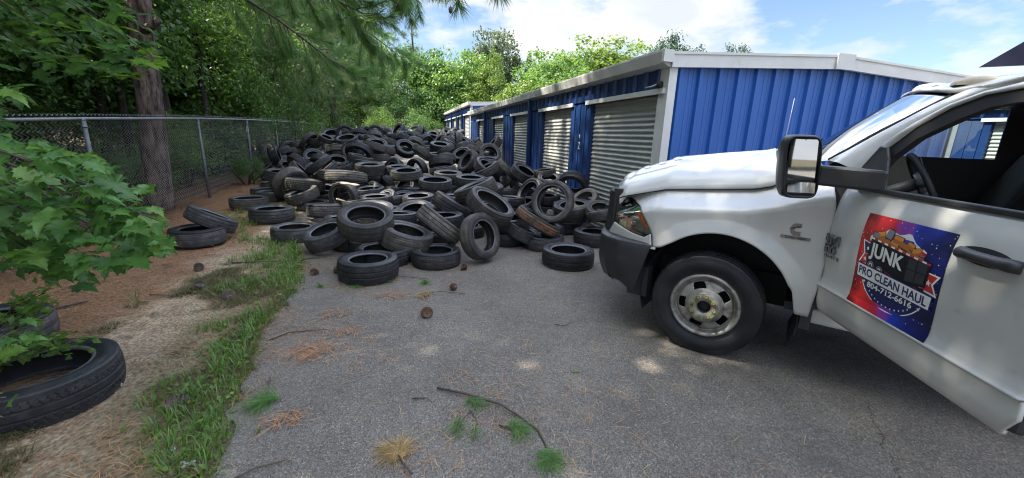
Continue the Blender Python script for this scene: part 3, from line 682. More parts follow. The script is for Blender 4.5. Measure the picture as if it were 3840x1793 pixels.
# the rest of the heap, settled by weight: x, y, z, axis, diameter, width, tread
HEAP = [
(1.72,8.44,0.47,0,-0.17,0.98,0.6,0.24,3),
(0.65,9.07,0.55,-0,-0.12,0.99,0.66,0.19,2),
(-1.17,9.18,0.65,0.04,0.2,0.98,0.74,0.2,1),
(1.47,9.3,0.58,0,0.1,-0.99,0.7,0.22,2),
(-3.1,9.41,0.11,-0,0,-1,0.66,0.19,1),
(1.9,9.81,0.76,-0.48,0,0.88,0.66,0.22,1),
(2.47,9.81,0.79,-0.66,0.13,-0.74,0.66,0.19,1),
(-1.51,9.83,0.63,0.01,0.04,1,0.7,0.2,0),
(1.02,9.9,0.63,0,-0.1,0.99,0.66,0.19,3),
(-2.45,10.01,0.43,-0.68,0.58,0.46,0.66,0.2,1),
(1.99,10.01,0.81,-0.41,0.4,-0.82,0.74,0.22,2),
(0.05,10.02,0.66,0.04,0.15,-0.99,0.63,0.19,2),
(-0.8,10.61,0.72,0,0.1,-0.99,0.66,0.22,3),
(-2.65,10.61,0.3,-0.11,-0.08,-0.99,0.66,0.19,2),
(-0.13,10.63,0.7,-0,-0.1,0.99,0.63,0.19,1),
(2.28,10.67,0.73,-0,-0.1,0.99,0.7,0.24,0),
(1.13,11.59,0.92,-0.02,0.43,0.9,0.6,0.19,0),
(-2,11.68,0.56,-0.58,-0.14,0.8,0.66,0.2,0),
(-2.58,11.71,0.51,0.74,0.08,0.67,0.66,0.22,1),
(-2.18,11.76,0.71,-0.61,-0.06,0.79,0.7,0.22,3),
(2.4,12,0.87,0,-0.1,0.99,0.66,0.24,0),
(1.66,12.17,1,0.38,0.49,-0.79,0.6,0.22,1),
(1.94,12.48,0.9,0,-0.1,0.99,0.66,0.22,1),
(-2.62,12.57,0.41,-0.78,0.14,0.61,0.6,0.2,0),
(-0.82,12.59,1.18,-0.26,-0.15,-0.95,0.66,0.24,1),
(-0.71,12.72,0.91,0,-0.1,0.99,0.66,0.19,1),
(2.03,12.8,1.08,-0.14,-0.46,-0.88,0.66,0.2,1),
(0.98,12.85,0.93,0,-0.1,0.99,0.63,0.19,0),
(-2.31,13.13,0.67,-0.22,-0.61,-0.76,0.63,0.2,0),
(2.44,13.5,0.99,0,-0.1,0.99,0.6,0.2,2),
(-3.71,13.53,0.27,-0.51,-0.26,0.82,0.66,0.2,0),
(0.32,14.04,1.06,0,-0.09,1,0.7,0.22,0),
(-0.4,14.17,1.07,-0,-0.06,1,0.7,0.24,0),
(3.06,14.28,1.26,0.82,0.03,-0.57,0.63,0.22,3),
(-3.62,14.39,0.22,0.41,-0.11,-0.91,0.66,0.19,0),
(-4.08,14.46,0.22,-0.43,0.11,0.9,0.63,0.19,1),
(0.79,14.65,1.08,-0,0.06,-1,0.66,0.2,3),
(1.82,14.65,1.08,0,-0.06,1,0.66,0.2,3),
(-1.38,14.83,1.07,-0.36,-0.17,0.92,0.66,0.24,0),
(-1.03,14.93,1.26,0.57,0.14,0.81,0.7,0.19,0),
(2.44,15.12,1.1,0,-0.06,1,0.7,0.19,3),
(1.95,15.23,1.33,-1,0.06,0,0.63,0.2,0),
(0.47,15.29,1.12,0,-0.06,1,0.63,0.2,1),
(-4.38,15.46,0.65,-0.98,-0.06,-0.2,0.74,0.19,0),
(-4.16,15.51,0.71,0.96,0.03,0.27,0.6,0.24,0),
(1.44,15.54,1.15,0,-0.06,1,0.6,0.24,2),
(-1.31,15.57,1.15,0,-0.06,1,0.7,0.22,1),
(-0.47,15.65,1.14,-0,-0.06,1,0.66,0.2,0),
(0.05,15.74,1.34,-0.25,-0.41,-0.88,0.74,0.22,0),
(1.64,15.9,1.3,0.28,0.45,0.85,0.6,0.24,0),
(2.61,15.99,1.3,0.48,0.04,-0.88,0.66,0.24,0),
(2.98,15.99,1.16,-0,-0.06,1,0.66,0.19,0),
(0.74,16.02,1.18,0,-0.06,1,0.74,0.24,0),
(-1.14,16.04,1.29,0.08,0.48,0.88,0.6,0.22,1),
(-4.21,16.11,0.48,-0.51,-0.03,0.86,0.63,0.24,1),
(-1.97,16.23,1.28,0.14,0.33,-0.94,0.7,0.24,3),
(-0.42,16.36,1.2,0,-0.06,1,0.66,0.24,1),
(-3.29,16.38,1.18,0.79,-0.24,-0.56,0.7,0.19,2),
(-2.69,16.4,1.29,0.38,-0.23,0.9,0.6,0.22,0),
(0.2,16.4,1.38,0.4,0.63,-0.66,0.6,0.22,1),
(2.07,16.41,1.31,-0.48,0.21,-0.85,0.66,0.19,2),
(-1.06,16.44,1.38,-0.13,0.64,0.75,0.66,0.24,1),
(-4.23,16.5,0.75,0.49,-0.07,-0.87,0.63,0.24,0),
(0.8,16.52,1.32,0.06,0.44,0.9,0.66,0.19,1),
(-3.18,16.6,1.22,0.07,-0.14,0.99,0.6,0.2,3),
(-1.57,16.75,1.4,0.04,0.61,0.79,0.74,0.2,3),
(-4.23,16.84,0.47,-0.52,-0.03,0.85,0.66,0.19,1),
(-1.79,16.85,1.34,-0.27,-0.47,0.84,0.6,0.24,0),
(-0.2,16.9,1.34,0.17,0.35,0.92,0.66,0.22,1),
(2.83,16.93,1.22,0,0.06,-1,0.7,0.22,0),
(1.29,17.02,1.21,-0,-0.06,1,0.74,0.19,1),
(-0.98,17.06,1.24,0,-0.06,1,0.6,0.24,1),
(-4.08,17.13,0.73,0.2,-0.33,-0.92,0.63,0.22,1),
(-2.16,17.29,1.48,0.18,-0.98,-0.06,0.7,0.24,1),
(-3.8,17.36,0.94,0.12,-0.36,-0.92,0.66,0.24,0),
(-0.28,17.58,1.37,0.44,-0.17,0.88,0.7,0.19,1),
(-4.22,17.59,0.79,0.69,-0.72,-0.08,0.7,0.24,0),
(-2.68,17.65,1.4,0.04,0.52,-0.85,0.7,0.24,3),
(2.27,17.71,1.28,-0,-0.06,1,0.74,0.24,0),
(-0.24,17.77,1.4,-0.48,-0.01,0.88,0.66,0.22,1),
(1.21,17.84,1.38,0.27,-0.42,0.87,0.66,0.19,0),
(2.94,17.86,1.29,-0,0.06,-1,0.63,0.24,0),
(-2.01,18.02,1.42,0.4,-0.38,-0.84,0.6,0.22,1),
(-2.64,18.07,1.28,-0,-0.04,1,0.63,0.22,1),
(-4.43,18.08,0.62,1,0,-0.02,0.66,0.19,1),
(-3.4,18.11,1.06,-0.54,-0.02,0.84,0.7,0.24,1),
(1.01,18.12,1.27,-0,-0.04,1,0.6,0.19,1),
(-2.23,18.22,1.57,-0.15,0.16,0.97,0.66,0.22,0),
(-0.75,18.22,1.28,0,-0.03,1,0.66,0.2,1),
(-4.21,18.27,0.99,0.08,0.39,0.92,0.66,0.2,1),
(-4,18.32,0.69,0.54,0.01,-0.84,0.66,0.24,0),
(-1.52,18.42,1.51,-0.83,0.56,0.01,0.66,0.19,1),
(2.52,18.43,1.29,0,-0.02,1,0.74,0.22,1),
(0.14,18.68,1.43,0.3,-0.34,0.89,0.74,0.22,0),
(0.76,18.69,1.56,0.97,-0.23,-0.01,0.74,0.24,1),
(-4.21,18.82,0.8,-0.35,0.91,-0.22,0.66,0.19,0),
(0.83,18.92,1.51,0.07,-0.21,0.97,0.63,0.22,2),
(1.58,19.04,1.31,0,-0.02,1,0.74,0.22,2),
(-1.16,19.15,1.55,-0.21,0.98,0.02,0.7,0.24,0),
(2.41,19.19,1.48,0.43,-0.5,0.75,0.66,0.22,0),
(-4.18,19.27,0.81,0.23,0.74,-0.62,0.7,0.22,1),
(-0.58,19.28,1.51,-0.79,-0.14,-0.6,0.66,0.22,2),
(-0.2,19.33,1.68,-0.68,-0.49,0.55,0.66,0.22,3),
(-1.68,19.34,1.5,-0.01,1,0.06,0.6,0.24,0),
(0.04,19.51,1.51,0.84,0.54,0.01,0.6,0.24,3),
(-3.36,19.6,1.1,-0.55,-0.02,0.84,0.7,0.2,1),
(1.98,19.62,1.46,0.54,0.16,-0.83,0.66,0.2,1),
(-1.03,19.65,1.4,0.28,-0.09,0.96,0.66,0.24,1),
(-3.91,19.66,0.73,-0.55,-0.01,0.83,0.6,0.19,1),
(-4.33,19.81,0.72,-0.91,0.06,-0.41,0.63,0.19,1),
(-0.8,20.16,1.63,-0.52,-0.04,-0.85,0.7,0.19,2),
(0.83,20.29,1.54,0.61,-0.79,-0.02,0.63,0.19,1),
(-1.21,20.36,1.57,-0.35,-0.18,-0.92,0.74,0.19,1),
(-4,20.36,0.85,-0.47,-0.5,0.73,0.66,0.2,0),
(-4.38,20.46,0.67,-0.99,0.04,-0.12,0.6,0.24,3),
(1.37,20.6,1.49,-0.25,-0.53,0.81,0.7,0.2,2),
(-3.93,20.71,0.73,-0.56,-0.01,0.83,0.66,0.19,1),
(1.59,20.9,1.52,-0.34,-0.64,0.69,0.63,0.22,3),
(2.9,20.91,1.34,-0,-0.02,1,0.66,0.2,3),
(-0.86,20.97,1.51,-0.55,0.16,-0.82,0.66,0.24,1),
(-3.98,21.09,0.86,0.48,-0.39,-0.78,0.74,0.2,0),
(-4.41,21.1,0.68,-1,0.02,-0.05,0.66,0.22,3),
(0.56,21.27,1.47,0.09,0.43,-0.9,0.7,0.19,1),
(-0.92,21.52,1.58,-0.05,0.73,0.69,0.74,0.22,0),
(2.44,21.67,1.52,-0.63,0.35,-0.69,0.6,0.2,1),
(-4.3,21.72,0.83,0.9,0.25,0.37,0.74,0.19,3),
(-3.88,21.82,0.8,-0.56,-0.01,0.83,0.6,0.22,2),
(2.22,21.93,1.57,0.66,-0.42,0.62,0.7,0.2,0),
(-0.55,22.09,1.5,0.18,-0.49,0.85,0.63,0.22,0),
(-4.2,22.22,0.86,-0.04,1,-0.02,0.66,0.22,1),
(2.96,22.24,1.39,0,0.02,-1,0.7,0.24,1),
(-4.32,22.62,0.76,-0.88,-0.16,-0.45,0.63,0.19,1),
(-0.07,22.64,1.5,-0.23,0.43,-0.87,0.63,0.19,0),
(-3.96,22.69,0.85,0.32,0.11,-0.94,0.6,0.24,1),
(2.95,22.76,1.59,0.47,-0.51,-0.72,0.74,0.19,1),
(-1.2,22.88,1.66,0.27,0.41,0.87,0.66,0.24,0),
(-4.2,23.28,0.59,0.57,0.01,-0.82,0.74,0.2,1),
(2.76,23.52,1.6,0.65,-0.76,-0.02,0.6,0.24,1),
(0.27,23.6,1.54,0.15,0.51,-0.84,0.63,0.22,0),
(0.93,23.95,1.57,0.62,-0.19,0.76,0.63,0.2,1),
(2.57,24.44,1.59,0.57,0.3,-0.77,0.66,0.22,3),
(-4.39,24.5,0.71,0.98,-0,0.2,0.6,0.2,3),
(-0.77,24.52,1.59,-0.04,-0.74,0.67,0.6,0.22,1),
(1.62,24.95,1.59,-0.52,-0.01,0.85,0.74,0.24,1),
(-3.9,25.46,1.1,0.75,0.1,0.66,0.66,0.19,0),
(0.69,25.57,1.65,0.29,-0.96,0.01,0.66,0.24,3),
(-3.85,25.64,1.02,-0.13,0.43,0.9,0.6,0.2,2),
(3.05,25.84,1.67,-0.99,-0.1,-0,0.7,0.24,1),
(2.6,26.03,1.69,0.65,0.76,0.01,0.74,0.19,1),
(-3.75,26.35,0.93,0.58,0,-0.82,0.66,0.2,2),
(0.45,26.65,1.55,0.25,-0.39,-0.89,0.6,0.22,0),
(0.45,27.3,1.65,-0.69,0.11,-0.72,0.74,0.22,0),
(1.55,27.54,1.53,-0.1,0.36,-0.93,0.66,0.19,2),
(1.97,28.37,1.59,-0.17,0.48,-0.86,0.66,0.24,1),
(-0.53,31.84,0.17,-0.03,0.19,0.98,0.74,0.19,2),
(1.9,31.91,0.16,0.03,0.13,0.99,0.66,0.22,1),
(2.55,31.95,0.32,0.55,0.56,-0.62,0.66,0.22,1),
(-2.58,32.06,0.13,-0.01,-0.04,-1,0.74,0.2,1),
(2.35,32.09,0.27,-0.45,-0.43,-0.79,0.6,0.24,1),
(2.94,32.21,0.33,-0.05,-0.68,0.73,0.63,0.24,0),
(0.15,32.51,0.34,-0.89,-0.43,-0.11,0.63,0.24,2),
(2.93,32.54,0.24,-0.08,-0.43,0.9,0.74,0.19,3),
(0.06,32.65,0.23,-0.23,0.33,0.91,0.7,0.2,3),
(1.38,32.66,0.27,-0.57,0.07,-0.82,0.66,0.2,2),
(0.99,32.7,0.13,0,0,1,0.66,0.24,0)]
for x, y, z, ax, ay, az, D, w_, k in HEAP:
    lab = ('old black tire in the front half of the heap, packed among many others' if y < 12.5 else
           'old black tire in the middle of the heap between fence and blue doors' if y < 19 else
           'old black tire at the far back of the heap below the trees')
    fs = random.uniform(.92, 1.14)
    tire((x, y, z), (ax, ay, az), D * fs, w_ * random.uniform(.85, 1.2), KINDS[k] if k != 1 or random.random() > .5 else random.choice(('rib', 'zig', 'sipe', 'dia')), lab, y < 21)
BASE = []                                                                # tires under the others, hardly any of them to be seen
def base_tire(c, ax, D, w_):
    q = Vector((0, 0, 1)).rotation_difference(Vector(ax)).normalized()
    BASE.append(Matrix.Translation(c) @ q.to_matrix().to_4x4() @ Matrix.Diagonal((D, D, w_ / .325, 1)))
FILL = []                                                                # loosely tumbled tires over the middle of the heap
rf = random.Random(23)
for _ in range(900):
    x, y = rf.uniform(-2.9, 2.7), rf.uniform(12.6, 17.5); z = interp(y, [11, 14, 18], [1.0, 1.27, 1.48]) * interp(x, [-3.6, -1.2], [.45, 1]) - .10
    if len(FILL) < 34 and all((x - a) ** 2 + (y - b) ** 2 > .62 for a, b in FILL):
        FILL.append((x, y)); ti = rf.uniform(.2, 1.25); an = rf.uniform(0, 6.28)
        tire((x, y, z), (math.sin(ti) * math.cos(an), math.sin(ti) * math.sin(an), math.cos(ti)), rf.choice((.62, .66, .7)), .22, rf.choice(('rib', 'zig', 'worn', 'sipe', 'block')), 'old black tire in the middle of the heap between fence and blue doors')
for x, y, z, n in ((.1, 7.0, .1, 1), (-1.9, 9.9, .1, 1), (1.2, 7.3, .1, 2), (2.7, 6.6, .1, 1), (.7, 7.3, .1, 1), (1.5, 5.95, .1, 2), (-.45, 5.75, .1, 1), (-.9, 12.3, .1, 1), (2.75, 9.4, .1, 2), (3.0, 7.2, .1, 2), (2.2, 6.15, .1, 1), (-.2, 6.4, .1, 2), (.5, 6.2, .1, 2), (.95, 6.5, .1, 1), (2.9, 8.3, .1, 2), (2.3, 7.3, .1, 1), (2.0, 8.0, .1, 2), (1.6, 7.6, .1, 2), (-1.0, 7.2, .1, 1), (-.6, 8.2, .1, 2), (.2, 8.3, .1, 2), (.9, 8.2, .1, 2), (1.5, 8.8, .1, 2), (.2, 9.4, .1, 2), (-.8, 9.4, .1, 2), (-1.4, 10.4, .1, 2), (.9, 9.6, .1, 2), (2.2, 9.2, .1, 2)):
    for i in range(n):
        base_tire((x + .06 * i, y + .05 * i, z + .21 * i), (random.uniform(-.08, .08), random.uniform(-.08, .08), 1), .64, .2)
for i_ in range(6):                                                      # bottom layer of the heap
    for j_ in range(8):
        x, y = -1.7 + .8 * i_ + rf.uniform(-.1, .1), 8.0 + .74 * j_ + rf.uniform(-.1, .1)
        if x < -1.2 and y < 9.6: continue
        base_tire((x, y, .11 + .12 * ((i_ + j_) % 2)), (rf.uniform(-.2, .2), rf.uniform(-.2, .2), 1), .66, .21)
pa, pb, _w = tire_proto('worn', 1, 1, False); V = []; F = []; MI = []; off = 0
for me_, m0 in ((pa, 0), (pb, 2)):
    co = np.zeros(len(me_.vertices) * 3); me_.vertices.foreach_get('co', co); co = np.c_[co.reshape(-1, 3), np.ones(len(me_.vertices))]
    fi_ = np.zeros(len(me_.polygons) * 4, np.int32); me_.polygons.foreach_get('vertices', fi_); fi_ = fi_.reshape(-1, 4); mi_ = np.zeros(len(me_.polygons), np.int32); me_.polygons.foreach_get('material_index', mi_)
    for M_ in BASE:
        V.append((co @ np.array(M_).T)[:, :3]); F.append(fi_ + off); MI.append(mi_ + m0); off += len(co)
o = link('tires_at_the_base', np_mesh('tires_at_the_base', np.concatenate(V), [np.concatenate(F)], np.concatenate(MI)), None, [RUB[1], BEAD, TRD[1]], smooth=True)
o['kind'] = 'stuff'; tag(o, 'dark tires packed under the rest of the heap, mostly hidden', 'tires')
# ================================================================ pickup truck (local +x forward, +y driver side, z up; origin on the ground under the front axle)
PAINT = mat('white_paint', (.54, .54, .515), .26, col2=(.49, .49, .465), scale=1.3, coat=.6, dirt=((.36, .33, .27), 9.0, .60, .86), spec=.5)
BLKP = mat('black_plastic', (.022, .023, .025), .42, col2=(.032, .033, .035), scale=6, spec=.45, dirt=((.07, .066, .06), 5, .6, .9))
BLK = mat('matt_black', (.010, .010, .011), .75)
INT = mat('dark_interior', (.020, .021, .024), .6, col2=(.028, .029, .032), scale=20)
INT2 = mat('grey_interior', (.14, .145, .15), .5)
CHROME = mat('chrome', (.24, .25, .27), .22, metal=.85)
REFL = mat('lamp_reflector', (.72, .74, .74), .10, metal=1.0, col2=(.5, .52, .52), scale=18)
HOUS = mat('lamp_housing', (.55, .57, .52), .3, col2=(.40, .42, .38), scale=22, metal=.2)
AMBER = mat('amber_lens', (.75, .17, .03), .2, col2=(.62, .10, .02), scale=40, coat=.5)
BEIGE = mat('faded_lamp_lens', (.44, .37, .26), .45, col2=(.36, .30, .20), scale=30)
RIMM = mat('rim_steel', (.36, .35, .32), .48, metal=.5, col2=(.22, .21, .19), scale=14, dirt=((.10, .075, .045), 16, .5, .72))
RUSTY = mat('rusty_hub', (.20, .15, .09), .7, col2=(.12, .07, .035), scale=30)
LIME = mat('lug_indicator', (.27, .32, .12), .6)
MIRR = mat('mirror_glass', (.58, .60, .62), .02, metal=1.0)
NAVY = mat('navy_steel', (.022, .022, .055), .5, col2=(.03, .03, .07), scale=3)
GLASS = glass_mat('window_glass', (.80, .88, .86), 0.0, 1.0, .03)
WSG = glass_mat('windshield_glass', (.62, .72, .72), 0.0, 2.2, .16)
LENS = glass_mat('lamp_lens', (.86, .88, .84), .05, .9, .04)
truck = empty('pickup_truck', (2.896, 3.031, 0), R_(130)); tag(truck, 'white pickup truck with driver door swung open, parked before the blue end wall', 'pickup truck')
SEAM = lambda x: interp(x, [-.62, -.5, -.35, -.19, .03, .41, .75, .95], [1.44, 1.40, 1.34, 1.295, 1.272, 1.232, 1.14, 1.05])
def YB(x, z):
    y = .965
    if x > .35: y -= .26 * ((x - .35) / .60) ** 2.0
    y -= .145 * sstep(0, 1, (z - (SEAM(x) - .155)) / .165) ** .8 + .012 * sstep(0, 1, (z - .93) / .12) * sstep(.45, .0, abs(x + .05) - .1)
    d = math.hypot(x + .05, z - .45); y += .022 * max(0, 1 - abs(d - .52) / .10)
    if z < .7: y -= .03 * (.7 - z) / .2
    return y
def coons(bot, top, lef, rig):
    def pl(P):
        P = [Vector((*p, 0)) for p in P]; L_ = [0]
        for a, b in zip(P, P[1:]): L_.append(L_[-1] + (b - a).length)
        def f(t):
            s = t * L_[-1]; return Vector((float(np.interp(s, L_, [p.x for p in P])), float(np.interp(s, L_, [p.y for p in P])), 0))
        return f
    B, T, L2, R2 = pl(bot), pl(top), pl(lef), pl(rig)
    return lambda u, v: B(u) * (1 - v) + T(u) * v + L2(v) * (1 - u) + R2(v) * u - (B(0) * (1 - u) * (1 - v) + B(1) * u * (1 - v) + T(0) * (1 - u) * v + T(1) * u * v)
arc = [(-.05 + .505 * math.cos(a), .45 + .525 * math.sin(a)) for a in np.linspace(R_(48), R_(152), 25)]
bot = [(.425, .79)] + [(.36, .80)] + arc[1:] + [(-.525, .66), (-.56, .50), (-.64, .495)]
top = [(.795, 1.145)] + [(x, SEAM(x)) for x in (.7, .55, .41, .25, .03, -.1, -.19, -.28, -.37, -.46)] + [(-.56, 1.47)]
lef = [(.425, .79), (.445, .90), (.50, .985), (.58, 1.085), (.68, 1.125), (.795, 1.145)]
rig = [(-.64, .495), (-.66, .75), (-.665, 1.0), (-.655, 1.25), (-.62, 1.40), (-.56, 1.47)]
cf = coons(bot, top, lef, rig)
for s in (1, -1):
    mb = MB(); mb.grid(lambda u, v: (lambda q: (q.x, s * YB(q.x, q.y), q.y))(cf(u, v)), 70, 34, flip=(s < 0))
    fen = mb.build('front_fender', PAINT, truck, solid=.012)
    mb = MB()                                                             # panel below the headlight
    sur = coons([(.87, .795), (.65, .79), (.425, .785)], [(.80, .915), (.62, .868), (.50, .852), (.447, .892)], [(.87, .795), (.80, .915)], [(.425, .785), (.447, .892)])
    mb.grid(lambda u, v: (lambda q: (q.x, s * (YB(q.x, q.y) - .004), q.y))(sur(u, v)), 20, 8, flip=(s > 0)); mb.build('headlight_surround', PAINT, truck, solid=.01)
    # headlight
    hl = coons([(.80, .922), (.62, .874), (.50, .858), (.447, .898)], [(.805, 1.142), (.68, 1.120), (.58, 1.078), (.50, .978), (.449, .905)], [(.80, .922), (.805, 1.142)], [(.447, .898), (.449, .905)])
    def inset(d): return lambda u, v: (lambda q: (q.x - d * .25, s * (YB(q.x, q.y) - d), q.y))(hl(u, v))
    mb = MB(); mb.grid(inset(.085), 20, 14, flip=(s > 0)); hd = mb.build('headlight', HOUS, truck, solid=.004)
    mb = MB()                                                             # side skirt of the housing
    for e in (lambda t, d: inset(d)(t, 0), lambda t, d: inset(d)(t, 1), lambda t, d: inset(d)(0, t)): mb.grid(lambda u, v: e(u, .002 + .085 * v), 16, 2)
    mb.build('lamp_rim', BLKP, hd)
    for cx, cz, r in ((.70, 1.035, .055), (.66, .945, .050)):
        mb = MB(); yy = YB(cx, cz)
        prof = [(r, -.030), (r * .8, -.055), (r * .45, -.075), (.012, -.08), (.012, -.05), (0, -.048)]
        M_ = Matrix.Translation((cx, s * yy, cz)) @ Matrix.Rotation(s * R_(-28), 4, 'Z')
        k0 = len(mb.v); mb.lathe([(a, s * b) for a, b in prof], 24, 'y'); mb.v = [tuple(M_ @ Vector(p)) for p in mb.v]; mb.build('lamp_bowl', REFL, hd)
    mb = MB()
    for zz in (.99, .975, 1.0): mb.box((.52, s * (YB(.6, zz) - .055), zz), (.76, s * (YB(.6, zz) - .05), zz + .006))
    mb.box((.56, s * (YB(.6, .95) - .07), .985), (.74, s * (YB(.6, .95) - .03), .992)); mb.build('lamp_divider', REFL, hd)
    am = coons([(.565, 1.02), (.475, .93)], [(.585, 1.075), (.462, .925)], [(.565, 1.02), (.585, 1.075)], [(.475, .93), (.462, .925)])
    mb = MB(); am2 = coons([(.60, 1.035), (.535, .965), (.50, .925)], [(.585, 1.07), (.52, .985), (.468, .922)], [(.60, 1.035), (.585, 1.07)], [(.50, .925), (.468, .922)])
    mb.grid(lambda u, v: (lambda q: (q.x, s * (YB(q.x, q.y) - .022), q.y))(am2(u, v)), 12, 4, flip=(s > 0)); mb.build('amber_reflector', AMBER, hd, solid=.006)
    mb = MB(); mb.grid(inset(-.002), 20, 14, flip=(s > 0)); mb.build('lamp_lens', LENS, hd)
# hood
HX0 = lambda y: -.225 - .10 * (abs(y) / .82) ** 2
HX1 = lambda y: .985 - .205 * (abs(y) / .82) ** 2.2
def hoodz(x, y):
    t = abs(y) / .82
    f = interp(t, [0, .25, .45, .53, .60, .68, .78, .88, .95, 1.0], [.93, .95, 1.0, .985, .90, .76, .66, .50, .27, 0])
    cr_ = interp(x, [-.4, -.2, .05, .45, .76, .94, 1.02], [.275, .272, .268, .255, .225, .165, .11])
    sx = x if t < .5 else x
    return SEAM(min(x, .78)) + cr_ * f - (.35 * max(0, x - .82) ** 1.2)
def hood_pt(u, v):
    y = -.822 + 1.644 * v; t = 1 - (1 - u) ** 1.25; x = HX0(y) + (HX1(y) - HX0(y)) * t
    return (x, y, hoodz(x, y) - .05 * sstep(.93, 1, t) ** 2)
mb = MB(); mb.grid(hood_pt, 60, 72); hood = mb.build('hood', PAINT, truck, solid=.012)
for s in (1, -1):
    for k in range(3):
        x0 = .70 - .125 * k; mb = MB()
        mb.grid(lambda u, v: (x0 - .055 * u + .05 * v, s * (.50 - .10 * v), hoodz(x0 - .055 * u + .05 * v, s * (.50 - .10 * v)) + .0025 + .005 * math.sin(math.pi * u) ** .5 * (1 if 0 < v < 1 else .2)), 5, 6, flip=(s < 0)); mb.build('hood_louvre', PAINT, hood)
mb = MB(); mb.add([(x, y, hoodz(x, y) + .003) for x, y in ((-.15, .30), (-.13, .33), (-.17, .34))], [(0, 1, 2)]); mb.build('washer_jet', BLK, hood, solid=.01)
for s in (1, -1):
    mb = MB(); mb.tube([(x, s * .826, SEAM(x) + .001) for x in np.linspace(.79, -.30, 24)] + [(-.36, s * .80, SEAM(-.36) + .03), (-.42, s * .765, SEAM(-.42) + .07)], .0055, 6); mb.build('hood_gap', BLK, hood)
    mb = MB(); mb.tube([(x, s * (YB(x, z) + .001), z) for x, z in ((.447, .895), (.436, .85), (.424, .79))], .003, 5); mb.build('fender_gap', BLK, truck)
# grille
gp = [(.80, .745), (.90, .66), (.97, .48), (1.005, .25), (1.012, 0), (1.005, -.25), (.97, -.48), (.90, -.66), (.80, -.745)]
mb = MB()
for (x0, y0), (x1, y1) in zip(gp, gp[1:]): mb.add([(x0, y0, .82), (x1, y1, .82), (x1 - .03, y1, 1.16), (x0 - .03, y0, 1.16)], [(0, 1, 2, 3)])
gr = mb.build('grille', BLKP, truck, solid=.05)
mb = MB()
for (x0, y0) in gp[1:-1]: mb.box((x0 + .005, y0 - .012, .84), (x0 + .03, y0 + .012, 1.14))
mb.box((.99, -.5, .97), (1.035, .5, 1.0)); mb.build('grille_bars', BLKP, gr)
for y0 in (.735, -.775): mb = MB(); mb.box((.775, y0, .835), (.855, y0 + .04, 1.20)); mb.build('grille_edge', BLKP, gr, bevel=.01)
# bumper
pc = [(.43, .985), (.56, .992), (.70, .978), (.82, .93), (.92, .83), (.99, .66), (1.03, .42), (1.05, .2), (1.055, 0)]
pc = pc + [(x, -y) for x, y in pc[-2::-1]]
pr = [(-.16, .818), (-.035, .815), (-.008, .800), (0, .775), (0, .62), (-.012, .52), (-.035, .43), (-.06, .36), (-.10, .335)]
def bump(u, v):
    i = u * (len(pc) - 1); a = int(min(i, len(pc) - 2)); f = i - a
    p = Vector((*pc[a], 0)).lerp(Vector((*pc[a + 1], 0)), f)
    t0 = Vector((*pc[max(a - 1, 0)], 0)); t1 = Vector((*pc[min(a + 2, len(pc) - 1)], 0)); tg = (t1 - t0).normalized(); nn = Vector((-tg.y, tg.x, 0)); nn = nn if nn.dot(p - Vector((.3, 0, 0))) > 0 else -nn
    j = v * (len(pr) - 1); b = int(min(j, len(pr) - 2)); g = j - b
    o_, z = pr[b][0] * (1 - g) + pr[b + 1][0] * g, pr[b][1] * (1 - g) + pr[b + 1][1] * g
    e = max(0, 1 - min(u, 1 - u) / .12); q = p + nn * o_; q.x += e * (.80 - z) * .26
    rise = .085 * (1 - e) if z < .6 else 0
    return (q.x, q.y, z + rise * (.6 - min(z, .6)) / .27)
mb = MB(); mb.grid(bump, 96, 24); bm_ = mb.build('front_bumper', BLKP, truck, solid=.02)
for y0 in (.80, -.93): mb = MB(); mb.box((.44, y0, .35), (.60, y0 + .13, .60)); mb.build('bumper_bracket', BLK, bm_)
# wheel wells and under parts
for s in (1, -1):
    mb = MB(); aa = np.linspace(R_(-20), R_(200), 40)
    mb.grid(lambda u, v: (-.05 + .535 * math.cos(aa[0] + (aa[-1] - aa[0]) * u), s * (.40 + .545 * v), .43 + .545 * math.sin(aa[0] + (aa[-1] - aa[0]) * u)), 40, 2); mb.box((-.62, s * .34, .35), (.55, s * .40, 1.15)) ; mb.build('wheel_arch_liner', BLK, truck)
    mb = MB(); mb.box((-.66, s * .62, .40), (-.60, s * .93, .72)); mb.box((-.595, s * .66, .33), (-.585, s * .90, .62)); mb.build('splash_guard', BLKP, truck)
mb = MB(); mb.box((.9, .38, .46), (-4.6, .46, .62)); mb.box((.9, -.46, .46), (-4.6, -.38, .62)); mb.box((-.06, -.75, .34), (.06, .75, .44)); mb.tube([(-.35, -.5, .36), (-.35, .62, .40)], .02); mb.box((-.75, -.35, .40), (.5, .35, .75)); mb.build('chassis', BLK, truck)
